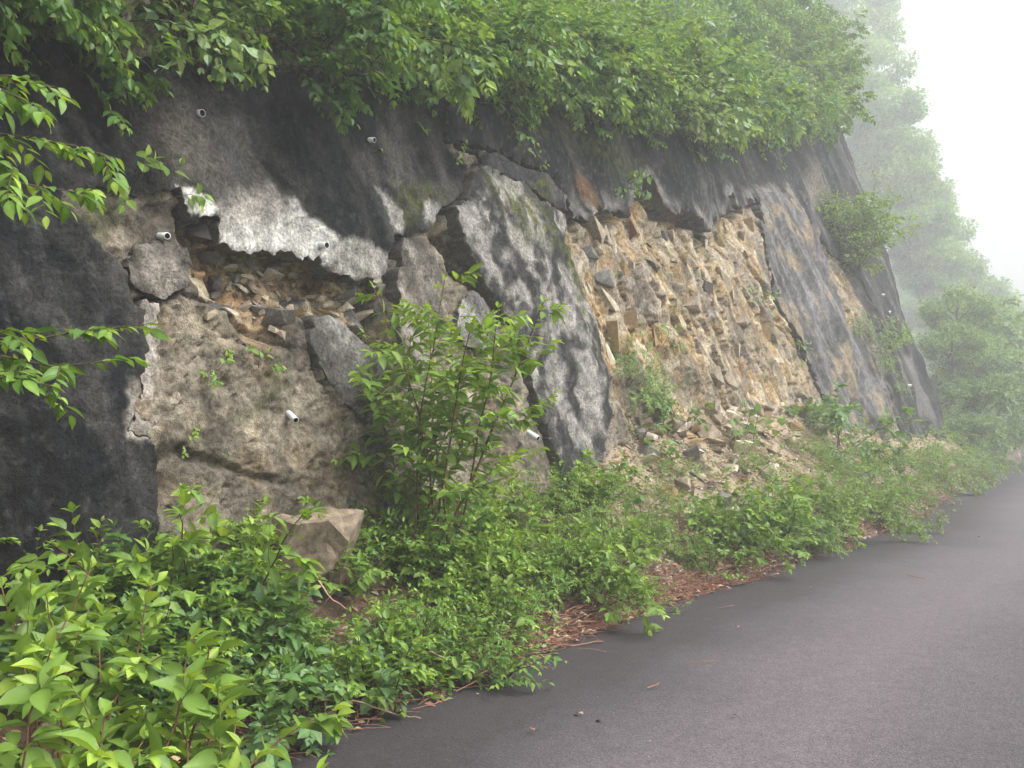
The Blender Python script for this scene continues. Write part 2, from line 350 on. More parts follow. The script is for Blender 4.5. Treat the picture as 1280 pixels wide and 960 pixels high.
# ---- shotcrete sheets and slabs: thick plates with ragged broken edges
def sheet_colour(u, h, kind):
    n1 = fbm(u * .9, h * .9, 21.0, 4); n2 = fbm(u * 2.8, h * 2.8, 22.0, 4); n3 = fbm((u + .5 * h) * 2.6, h * .5, 23.0, 4)
    p = np.stack([u, h], 1)
    drip = smooth(.1, .55, fbm(u * 11 + 1.5 * h, h * .9, 25.0, 4)); lich = smooth(.38, .5, fbm(u * 13, h * 13, 27.0, 3))
    if kind == 'SL':
        c = mixc(np.array([.013, .014, .016]), np.array([.034, .034, .033]), smooth(-.1, .5, n2))
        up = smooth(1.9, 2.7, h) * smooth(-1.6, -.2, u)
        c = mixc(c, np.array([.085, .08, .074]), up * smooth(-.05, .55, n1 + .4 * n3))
        c = mixc(c, np.array([.07, .067, .062]), smooth(.1, .55, n3) * .5)
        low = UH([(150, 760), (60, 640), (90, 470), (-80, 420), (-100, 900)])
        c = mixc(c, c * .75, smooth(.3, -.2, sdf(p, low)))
        for poly, soft, col, k in (([(214, 236), (222, 233), (246, 244), (270, 262), (264, 268), (246, 272), (236, 273), (220, 256)], .02, (.64, .63, .59), 1),
                                   ([(272, 272), (300, 262), (340, 270), (360, 262), (362, 246), (368, 250), (384, 270), (408, 288), (414, 306), (408, 330), (390, 330), (330, 320), (274, 308)], .05, (.60, .585, .55), .95),
                                   ([(268, 262), (300, 240), (340, 235), (362, 262), (330, 280), (280, 290)], .16, (.40, .37, .33), .8),
                                   ([(408, 300), (440, 300), (482, 320), (484, 352), (420, 345), (404, 330)], .06, (.36, .34, .31), .9),
                                   ([(468, 238), (478, 240), (500, 268), (504, 290), (488, 294), (484, 270)], .05, (.45, .43, .40), .8),
                                   ([(528, 250), (540, 252), (556, 262), (548, 280), (530, 276)], .05, (.46, .45, .43), .8),
                                   ([(176, 132), (230, 140), (262, 210), (230, 230), (190, 180)], .3, (.17, .15, .125), .6),
                                   ([(160, 470), (182, 480), (190, 550), (150, 545)], .05, (.33, .30, .26), .9)):
            s = sdf(p + .03 * np.stack([n2, n1], 1) + .03 * np.stack([fbm(u * 10, h * 10, 1.0, 5, .65), fbm(u * 10, h * 10, 9.0, 5, .65)], 1), UH(poly))
            c = mixc(c, np.array(col), smooth(soft * .6, -soft * .6, s) * k * (.7 + .3 * smooth(-.4, .1, fbm(u * 8, h * 8, 3.0, 4))))
        moss = [([(490, 236), (540, 232), (556, 246), (520, 262), (505, 280)], .16)]
    elif kind == 'SR':
        c = mixc(np.array([.020, .021, .024]), np.array([.055, .054, .053]), smooth(-.25, .5, n1 * .6 + n3 * .7))
        c = mixc(c, np.array([.16, .15, .14]), smooth(.25, .7, n3) * smooth(8, 15, u) * .7)
        lip = smooth(.30, .0, pdist(p, UHP['SR'][19:51], False))
        c = mixc(c, np.array([.27, .255, .235]), lip * smooth(-.35, .3, n2) * .85)
        for poly, soft, col, k in (([(712, 222), (724, 218), (746, 250), (748, 260), (734, 262), (722, 250)], .10, (.15, .075, .03), .65),
                                   ([(1128, 445), (1136, 445), (1160, 505), (1166, 525), (1150, 520), (1140, 485)], .08, (.20, .19, .18), .5),
                                   ([(1004, 200), (1016, 210), (1030, 250), (1014, 262)], .3, (.20, .175, .15), .8)):
            c = mixc(c, np.array(col), smooth(soft, -soft, sdf(p + .05 * np.stack([n2, n1], 1), UH(poly))) * k)
        moss = [([(628, 130), (668, 150), (690, 178), (660, 172)], .12), ([(740, 246), (750, 250), (748, 258), (738, 256)], .06), ([(690, 150), (760, 190), (800, 210), (760, 215)], .4)]
    elif kind == 'SC':
        c = mixc(np.array([.036, .036, .036]), np.array([.085, .081, .075]), smooth(-.2, .5, n2))
        st = .5 * ridged((u + .50 * h) * 3.6 + .5 * n2, h * .9 + .4 * n1, 41.0, 5) + .5 * fbm(u * 5.0, h * 4.0, 43.0, 5, .62) + .25
        c = mixc(c, np.array([.27, .255, .235]), smooth(.35, .6, st) * smooth(-.4, .2, n2))
        for poly, soft, col, k in (([(572, 256), (586, 252), (600, 290), (612, 320), (620, 345), (600, 350), (580, 318), (570, 290)], .06, (.30, .285, .265), .9),
                                   ([(620, 272), (632, 300), (656, 316), (656, 330), (640, 326), (622, 300)], .04, (.40, .37, .33), .8),
                                   ([(678, 334), (696, 330), (704, 370), (716, 420), (740, 470), (748, 540), (720, 560), (690, 500), (690, 430), (680, 380)], .10, (.31, .29, .27), .75)):
            c = mixc(c, np.array(col), smooth(soft, -soft, sdf(p + .06 * np.stack([n2, n1], 1), UH(poly))) * k * smooth(-.5, .15, n2))
        moss = [([(600, 225), (650, 245), (690, 300), (640, 290)], .3), ([(690, 300), (704, 300), (722, 350), (730, 420), (738, 450), (722, 400), (706, 340)], .06)]
    elif kind in ('ST',):
        c = mixc(np.array([.045, .045, .048]), np.array([.09, .085, .08]), smooth(-.2, .5, n2))
        moss = [([(658, 222), (672, 224), (682, 244), (676, 250), (662, 238)], .04)]
    else:
        base = {'SH': (.085, .084, .085), 'SG': (.15, .143, .135), 'LI': (.125, .113, .096), 'SJ': (.12, .113, .104), 'SK': (.15, .135, .115), 'SW': (.30, .27, .235)}[kind]
        base = np.array(base)
        st = ridged((u + .5 * h) * 1.9, h * .45, 44.0, 3)
        c = mixc(base, base * .55, smooth(-.1, .5, n2)); c = mixc(c, base * 2.2 + .05, smooth(.35, .8, st) * .6 + smooth(.3, .6, n1) * .3)
        if kind == 'SH': c = mixc(c, np.array([.30, .235, .15]), smooth(.1, .4, fbm(u * 1.6, h * 1.3, 47.0, 4)) * .7)
        moss = []
    if kind in ('SL', 'SR', 'SC', 'SH', 'ST'): c = mixc(c, c * 1.7 + .008, drip * (.2 if kind in ('SR', 'SH') else .4)); c = mixc(c, np.array([.20, .195, .18]), lich * (.10 if kind == 'SL' else .3))
    for poly, soft in moss:
        s = smooth(soft, -soft, sdf(p + .06 * np.stack([n2, n1], 1), UH(poly)))
        c = mixc(c, np.array([.10, .115, .022]), s * smooth(-.3, .25, fbm(u * 9, h * 9, 51.0, 3)) * .9)
    return np.clip(c, .012, .85)

def plate(name, key, thick, step_px=4.2, jag=.022, tilt=(0, 0, 0), rough=.02, parent=None, label=None, out=0.0, dome=0.0, rib=0.0):
    poly = UHP[key]; rng = np.random.RandomState(sum(map(ord, key)))
    pts = []
    for i in range(len(poly)):
        a, b = poly[i], poly[(i + 1) % len(poly)]
        d = step_px * .8 * max(5.2, depth_u((a[0] + b[0]) / 2)) / 1200
        n = max(1, int(np.linalg.norm(b - a) / d))
        for k in range(n): pts.append(a + (b - a) * k / n)
    O = np.array(pts)
    O = O + jag * np.stack([fbm(O[:, 0] * 12, O[:, 1] * 12, 2.0, 5, .62), fbm(O[:, 0] * 12, O[:, 1] * 12, 5.0, 5, .62)], 1)
    lo, hi = O.min(0), O.max(0)
    # interior points, finer where the face is near the road's near end
    ins = []; x = lo[0]
    while x < hi[0]:
        d = step_px * max(5.2, depth_u(x)) / 1200
        hh = np.arange(lo[1], hi[1], d); ins.append(np.stack([np.full(len(hh), x), hh + d * .5 * (len(ins) % 2)], 1)); x += d * .87
    I = np.concatenate(ins); I = I + rng.uniform(-.22, .22, I.shape) * (step_px * 5.5 / 1200)
    ok = pin(I, O); I = I[ok]
    dd = pdist(I, O); I = I[dd > .012 + .0012 * np.maximum(0, I[:, 0])]
    allp = np.concatenate([O, I]); n = len(O)
    vs, es, fs, ov, oe, of = delaunay_2d_cdt([Vector(q) for q in allp], [], [list(range(n))], 1, 1e-6)
    vs = np.array([tuple(q) for q in vs]); F = np.array([f for f in fs if len(f) == 3])
    u, h = vs[:, 0], vs[:, 1]
    de = pdist(vs, O)
    cen = vs.mean(0)
    th = thick * (.8 + .5 * pnoise(u * 1.7, h * 1.7, 77.0))
    w = w_low(u, h) + out + th + rough * fbm(u * 7, h * 7, 61.0, 4) + tilt[0] * (u - cen[0]) + tilt[1] * (h - cen[1])
    if rib: w = w + rib * ridged((u + .52 * h) * 2.2, h * .5, 66.0, 4)
    w = w - .25 * thick * smooth(.018, 0.0, de) + dome * smooth(0, .25, de)
    front = face(u, h, w)
    # boundary edges -> skirt
    e = np.concatenate([F[:, [0, 1]], F[:, [1, 2]], F[:, [2, 0]]]); es_ = np.sort(e, 1)
    _, inv, cnt = np.unique(es_, axis=0, return_inverse=True, return_counts=True)
    be = e[cnt[inv.ravel()] == 1]
    A = (front[F[0, 1]] - front[F[0, 0]]); Bv = (front[F[0, 2]] - front[F[0, 0]])
    if np.cross(A, Bv) @ NO < 0: F = F[:, ::-1]; be = be[:, ::-1]
    bv = np.unique(be); m = {int(b): i for i, b in enumerate(bv)}
    nf = len(front)
    bw = .02 * fbm(u[bv] * 12, h[bv] * 12, 71.0, 3)
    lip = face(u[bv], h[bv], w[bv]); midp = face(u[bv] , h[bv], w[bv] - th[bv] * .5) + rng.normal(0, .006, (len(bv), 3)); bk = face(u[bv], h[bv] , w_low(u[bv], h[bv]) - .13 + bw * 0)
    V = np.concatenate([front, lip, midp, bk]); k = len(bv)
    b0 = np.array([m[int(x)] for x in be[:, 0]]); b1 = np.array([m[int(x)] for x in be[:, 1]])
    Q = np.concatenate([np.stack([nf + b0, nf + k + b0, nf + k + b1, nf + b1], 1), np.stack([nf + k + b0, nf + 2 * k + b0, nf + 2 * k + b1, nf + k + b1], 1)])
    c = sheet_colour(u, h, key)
    cb = np.concatenate([np.tile(np.array([.17, .16, .145]), (k, 1)), np.tile(np.array([.10, .09, .078]), (2 * k, 1))]) * (.8 + .4 * rng.rand(3 * k, 1))  # dirty broken concrete, with shade painted into the colour behind the lip
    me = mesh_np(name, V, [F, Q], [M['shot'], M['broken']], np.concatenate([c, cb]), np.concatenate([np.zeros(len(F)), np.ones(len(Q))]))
    o = obj(name, me, parent)
    if label: o['label'] = label
    return o
shotcrete = empty('shotcrete_wall', tuple(B0)); shotcrete.location = (0, 0, 0)
tag(shotcrete, 'dark cracked sprayed-concrete lining on the rock cutting, broken away in patches', 'wall', kind='thing')
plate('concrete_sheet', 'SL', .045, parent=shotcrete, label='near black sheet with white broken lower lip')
plate('concrete_sheet', 'SR', .065, parent=shotcrete, label='long upper sheet with jagged lip and folded dark far end', jag=.06)
plate('concrete_strip', 'ST', .08, parent=shotcrete, label='narrow mossy strip between two cracks')
plate('concrete_slab', 'SC', .075, parent=shotcrete, label='long leaning slab streaked pale and dark', rough=.03, rib=.02, jag=.035, tilt=(-.02, .02, 0), dome=.02)
plate('concrete_slab', 'SG', .04, parent=shotcrete, rough=.02, jag=.03, label='small flat grey slab left of the leaning slab')
plate('concrete_slab', 'SH', .03, parent=shotcrete, label='ribbed grey slab beside the rockfall scar', rough=.035, rib=.06, jag=.13)
plate('concrete_slab', 'LI', .05, parent=shotcrete, label='rounded brown lump hanging over a dark gap', dome=.01, rough=.03)
plate('concrete_slab', 'SJ', .05, parent=shotcrete, label='pointed flat grey slab under the cavity', rough=.02)
plate('concrete_slab', 'SK', .05, parent=shotcrete, label='upright brown slab right of the black crack', rough=.03)
plate('concrete_slab', 'SW', .03, parent=shotcrete, label='thin pale flaked strip at the dark sheet edge', rough=.02)

# ------------------------------------------------------------------ road, bank, ground, hillside
_edge = np.array([(-2.2, -9.0), (-1.5, -4.0), (-1.05, 0.0), (-.92, 2.2)] + [tuple(ground_px(*p)[:2]) for p in [(300, 955), (385, 925), (500, 884), (640, 832), (760, 778), (860, 744), (960, 712), (1060, 682), (1140, 655), (1165, 632), (1240, 600), (1282, 580)]])
_edge = np.concatenate([_edge, [_edge[-1] + [3.5, 6.5], _edge[-1] + [5.0, 14], _edge[-1] + [4, 26], _edge[-1] + [-2, 45]]])
ROAD_W = 6.5
def build_road():
    seg = np.concatenate([[0], np.cumsum(np.linalg.norm(np.diff(_edge, axis=0), axis=1))])
    t = np.linspace(0, seg[-1], 260)
    ex, ey = np.interp(t, seg, _edge[:, 0]), np.interp(t, seg, _edge[:, 1])
    for _ in range(12):
        ex[1:-1] = .25 * ex[:-2] + .5 * ex[1:-1] + .25 * ex[2:]; ey[1:-1] = .25 * ey[:-2] + .5 * ey[1:-1] + .25 * ey[2:]
    tx, ty = np.gradient(ex), np.gradient(ey); L = np.hypot(tx, ty); nx, ny = ty / L, -tx / L
    ss = np.linspace(-1.2, ROAD_W, 30)
    X = ex[:, None] + nx[:, None] * ss; Y = ey[:, None] + ny[:, None] * ss
    Z = .006 * fbm(X * .5, Y * .5, 0.0, 2)
    V = np.stack([X, Y, Z], -1).reshape(-1, 3)
    me = mesh_np('road', V, grid_faces(260, 30)[:, ::-1], [])
    lane = me.attributes.new('across', 'FLOAT', 'POINT'); lane.data.foreach_set('value', np.tile(ss, 260).astype(np.float32))
    m, n, o = mat('asphalt'); Lk = n.links.new
    tc = N(n, 'ShaderNodeTexCoord'); P = tc.outputs['Object']
    big = N(n, 'ShaderNodeTexNoise'); big.inputs['Scale'].default_value = .7; big.inputs['Detail'].default_value = 5; Lk(P, big.inputs['Vector'])
    med = N(n, 'ShaderNodeTexNoise'); med.inputs['Scale'].default_value = 9; med.inputs['Detail'].default_value = 6; Lk(P, med.inputs['Vector'])
    vor = N(n, 'ShaderNodeTexVoronoi'); vor.inputs['Scale'].default_value = 130; Lk(P, vor.inputs['Vector'])
    at = N(n, 'ShaderNodeAttribute', attribute_name='across')
    wob = N(n, 'ShaderNodeMath', operation='MULTIPLY_ADD'); Lk(big.outputs['Fac'], wob.inputs[0]); wob.inputs[1].default_value = 1.0; Lk(at.outputs['Fac'], wob.inputs[2])
    rp = N(n, 'ShaderNodeValToRGB'); cr = rp.color_ramp
    mr = N(n, 'ShaderNodeMapRange'); mr.inputs[1].default_value = 0; mr.inputs[2].default_value = 7.5; Lk(wob.outputs[0], mr.inputs[0]); Lk(mr.outputs[0], rp.inputs[0])
    cr.elements[0].position = 0; cr.elements[0].color = (.034, .030, .031, 1); cr.elements[1].position = 1; cr.elements[1].color = (.085, .078, .080, 1)
    for pos, c in ((.09, .030), (.15, .036), (.20, .062), (.26, .088), (.33, .098), (.41, .074), (.47, .056), (.53, .080), (.62, .092), (.75, .08)):
        e = cr.elements.new(pos); e.color = (c * 1.06, c * .91, c * 1.0, 1)
    sp = N(n, 'ShaderNodeMapRange'); sp.inputs[1].default_value = .0; sp.inputs[2].default_value = 1; sp.inputs[3].default_value = .55; sp.inputs[4].default_value = 1.6
    Lk(vor.outputs['Color'], sp.inputs[0])
    m2 = N(n, 'ShaderNodeMapRange'); m2.inputs[1].default_value = .3; m2.inputs[2].default_value = .7; m2.inputs[3].default_value = .9; m2.inputs[4].default_value = 1.1; Lk(med.outputs['Fac'], m2.inputs[0])
    mu = N(n, 'ShaderNodeMath', operation='MULTIPLY'); Lk(sp.outputs[0], mu.inputs[0]); Lk(m2.outputs[0], mu.inputs[1])
    v2 = N(n, 'ShaderNodeTexVoronoi'); v2.inputs['Scale'].default_value = 55; Lk(P, v2.inputs['Vector'])
    g2 = N(n, 'ShaderNodeMapRange'); g2.inputs[1].default_value = .86; g2.inputs[2].default_value = .98; g2.inputs[3].default_value = 1; g2.inputs[4].default_value = 2.6; Lk(v2.outputs['Color'], g2.inputs[0])
    d2 = N(n, 'ShaderNodeMapRange'); d2.inputs[1].default_value = .25; d2.inputs[2].default_value = .4; d2.inputs[3].default_value = 1; d2.inputs[4].default_value = 0; Lk(v2.outputs['Distance'], d2.inputs[0])
    mg = N(n, 'ShaderNodeMix'); mg.inputs[2].default_value = 1.0; Lk(d2.outputs[0], mg.inputs[0]); Lk(g2.outputs[0], mg.inputs[3])
    mu2 = N(n, 'ShaderNodeMath', operation='MULTIPLY'); Lk(mu.outputs[0], mu2.inputs[0]); Lk(mg.outputs[0], mu2.inputs[1]); mu = mu2
    sc = N(n, 'ShaderNodeVectorMath', operation='SCALE'); Lk(rp.outputs[0], sc.inputs[0]); Lk(mu.outputs[0], sc.inputs['Scale'])
    b = N(n, 'ShaderNodeBsdfPrincipled'); b.inputs['Roughness'].default_value = .8; b.inputs['Specular IOR Level'].default_value = .35
    Lk(sc.outputs[0], b.inputs['Base Color'])
    bp = N(n, 'ShaderNodeBump'); bp.inputs['Strength'].default_value = .5; bp.inputs['Distance'].default_value = .004; Lk(vor.outputs['Distance'], bp.inputs['Height']); Lk(bp.outputs[0], b.inputs['Normal'])
    Lk(b.outputs[0], o.inputs[0]); me.materials.append(m)
    tag(obj('road', me), 'grey asphalt mountain road with damp darker bands', kind='structure')
build_road()
def build_ground():
    g = np.linspace(-40, 150, 40); g2 = np.linspace(-25, 165, 40)
    X, Y = np.meshgrid(g, g2, indexing='ij'); Z = -.25 + .1 * fbm(X * .1, Y * .1)
    V = np.stack([X, Y, Z], -1).reshape(-1, 3)
    tag(obj('ground', mesh_np('ground', V, grid_faces(40, 40), [M['soil']], np.tile(np.array([.05, .06, .03]), (len(V), 1)))), 'grassy ground under and beyond the road', kind='structure')
build_ground()
_es = (_edge - B0[:2]) @ DU[:2]
def bank_pt(u, s):
    """s 0 at the wall, 1 at the road edge"""
    u = np.asarray(u, float); s = np.asarray(s, float)
    hc = hcon(u); A = face(u, hc, w_low(u, hc) - .25)
    E = np.stack([np.interp(u, _es, _edge[:, 0]), np.interp(u, _es, _edge[:, 1]), np.zeros_like(u)], -1)
    P = A + (E - A) * s[..., None]
    prof = np.maximum(1 - s, 0) ** 1.15
    z = hc * prof + .10 * fbm(P[..., 0] * 1.3, P[..., 1] * 1.3, 2.0, 4) * np.minimum(1, 4 * (1.15 - s)) - .04 * smooth(.75, 1.0, s) - .10 * smooth(1.0, 1.12, s)
    P[..., 2] = z
    return P
def build_bank():
    us = [-8.0]
    while us[-1] < 27: us.append(us[-1] + max(.04, 5 * max(3, depth_u(us[-1])) / 1200))
    us = np.array(us); ss = np.linspace(0, 1.12, 70)
    U, S = np.meshgrid(us, ss, indexing='ij')
    P = bank_pt(U, S); V = P.reshape(-1, 3); u, s = U.ravel(), S.ravel()
    n1 = fbm(V[:, 0] * 1.5, V[:, 1] * 1.5, 5.0, 4); n2 = fbm(V[:, 0] * 6, V[:, 1] * 6, 6.0, 3)
    c = mixc(np.array([.085, .06, .04]), np.array([.13, .085, .06]), smooth(-.3, .4, n2))
    c = mixc(c, np.array([.30, .235, .16]), smooth(4, 5.0, u) * smooth(.95, .5, s) * smooth(-.7, .1, n1))
    c = mixc(c, np.array([.10, .062, .05]), smooth(.7, .9, s) * .6)
    V[:, 2] += .02 * n2
    me = mesh_np('bank', V, grid_faces(len(us), len(ss))[:, ::-1], [M['soil']], c)
    o = obj('rubble_bank', me); tag(o, 'bank of fallen rubble and soil between the wall and the road', kind='structure')
    bvh = BVHTree.FromPolygons([Vector(v) for v in V], [list(map(int, f)) for f in grid_faces(len(us), len(ss))])
    return o, bvh
bank, BANK = build_bank()
def bank_px(px, py):
    d = Vector(ray(px, py)).normalized()
    hit = BANK.ray_cast(Vector(CAM), d)
    if hit[0] is None: return None
    return np.array(hit[0])
def bank_z(x, y):
    hit = BANK.ray_cast(Vector((x, y, 20)), Vector((0, 0, -1)))
    return hit[0].z if hit[0] is not None else 0.0
def hill_pt(u, b):
    """ground above the wall: b metres back from the brow"""
    u = np.asarray(u, float); b = np.asarray(b, float)
    ht = htop(u); P = face(u, ht, w_low(u, ht) - .02) - b[..., None] * NO
    P[..., 2] = ht - .02 + b * .72 + .25 * fbm(P[..., 0] * .5, P[..., 1] * .5, 1.0, 3) * np.minimum(1, b) - .02 * np.maximum(0, u - 27) ** 2
    return P
def build_hill():
    us = np.linspace(-8, 31, 150); bs = np.concatenate([np.linspace(-.03, 3, 20), np.linspace(3.5, 26, 24)])
    U, Bb = np.meshgrid(us, bs, indexing='ij'); V = hill_pt(U, Bb).reshape(-1, 3)
    c = mixc(np.array([.03, .035, .015]), np.array([.06, .05, .03]), smooth(-.3, .3, fbm(V[:, 0] * 2, V[:, 1] * 2, 3.0)))
    tag(obj('hillside', mesh_np('hillside', V, grid_faces(len(us), len(bs)), [M['soil']], c)), 'dark leaf-littered hillside rising above the wall', kind='structure')
build_hill()
# ------------------------------------------------------------------ plants
def unit(v): return v / (np.linalg.norm(v, axis=-1, keepdims=True) + 1e-9)
ROWS = {'near': [(0, .05), (.1, .48), (.27, .9), (.47, 1), (.67, .8), (.86, .36), (1, .0)],
        'mid': [(0, .0), (.25, .85), (.55, .95), (.82, .45), (1, .0)],
        'far': [(0, .0), (.42, 1.0), (1, .0)],
        'lobe': [(0, .1), (.12, .8), (.35, 1.0), (.6, .82), (.8, .5), (1, .0)]}
def leaf_batch(pos, ax, nr, L, W, col, lod, curl=.18, fold=.25, rng=None):
    """many leaves as one vertex / face / colour set"""
    rows = ROWS[lod]; n = len(pos)
    nr = unit(nr - (nr * ax).sum(1, keepdims=True) * ax); sd = np.cross(nr, ax)
    tv = []
    for i, (t, hw) in enumerate(rows):
        if hw <= .001: tv.append((t, 0.0))
        else: tv += [(t, -hw), (t, 0.0), (t, hw)]
    tv = np.array(tv); k = len(tv)
    F3, F4 = [], []; idx = []; c = 0
    for t, hw in rows:
        if hw <= .001: idx.append((c,)); c += 1
        else: idx.append((c, c + 1, c + 2)); c += 3
    for a, b in zip(idx[:-1], idx[1:]):
        if len(a) == 1: F3 += [(a[0], b[1], b[0]), (a[0], b[2], b[1])]
        elif len(b) == 1: F3 += [(a[0], a[1], b[0]), (a[1], a[2], b[0])]
        else: F4 += [(a[0], a[1], b[1], b[0]), (a[1], a[2], b[2], b[1])]
    cu = curl * (np.ones(n) if rng is None else rng.uniform(.2, 1.9, n)); fo = fold * (np.ones(n) if rng is None else rng.uniform(.2, 1.8, n))
    t, y = tv[:, 0], tv[:, 1]
    X = L[:, None] * t[None]; Y = W[:, None] * .5 * y[None]
    Z = -cu[:, None] * L[:, None] * (t ** 2)[None] + fo[:, None] * W[:, None] * .5 * np.abs(y)[None] + .05 * L[:, None] * (t * (1 - t))[None]
    V = pos[:, None] + X[..., None] * ax[:, None] + Y[..., None] * sd[:, None] + Z[..., None] * nr[:, None]
    off = (np.arange(n) * k)[:, None, None]
    Fs = []
    if F3: Fs.append((np.array(F3)[None] + off).reshape(-1, 3))
    if F4: Fs.append((np.array(F4)[None] + off).reshape(-1, 4))
    rib = np.where(np.abs(y) < .01, 1.22, .94)
    return V.reshape(-1, 3), Fs, (col[:, None, :] * rib[None, :, None]).reshape(-1, 3)
def tube_batch(polys, sides=5, col=(.1, .06, .04), col2=None):
    Vs, Fs, Cs, off = [], [], [], 0
    ang = np.arange(sides) * 2 * math.pi / sides; ca, sa = np.cos(ang), np.sin(ang)
    for P, R in polys:
        P = np.asarray(P, float); R = np.asarray(R, float); n = len(P)
        T = unit(np.gradient(P, axis=0)); ref = np.array([0.31, .2, .93]) if abs(T[0] @ np.array([.31, .2, .93])) < .9 else np.array([1., 0, 0])
        A = unit(np.cross(T, ref)); Bv = np.cross(T, A)
        V = P[:, None] + R[:, None, None] * (ca[None, :, None] * A[:, None] + sa[None, :, None] * Bv[:, None])
        Vs.append(V.reshape(-1, 3))
        i = np.arange(n - 1)[:, None] * sides + np.arange(sides)[None]; j = np.arange(n - 1)[:, None] * sides + (np.arange(sides)[None] + 1) % sides
        Fs.append(np.stack([i, j, j + sides, i + sides], -1).reshape(-1, 4) + off)
        cc = np.asarray(col) if col2 is None or R[0] > .006 else np.asarray(col2)
        Cs.append(np.tile(cc, (n * sides, 1))); off += n * sides
    return np.concatenate(Vs), [np.concatenate(Fs)], np.concatenate(Cs)

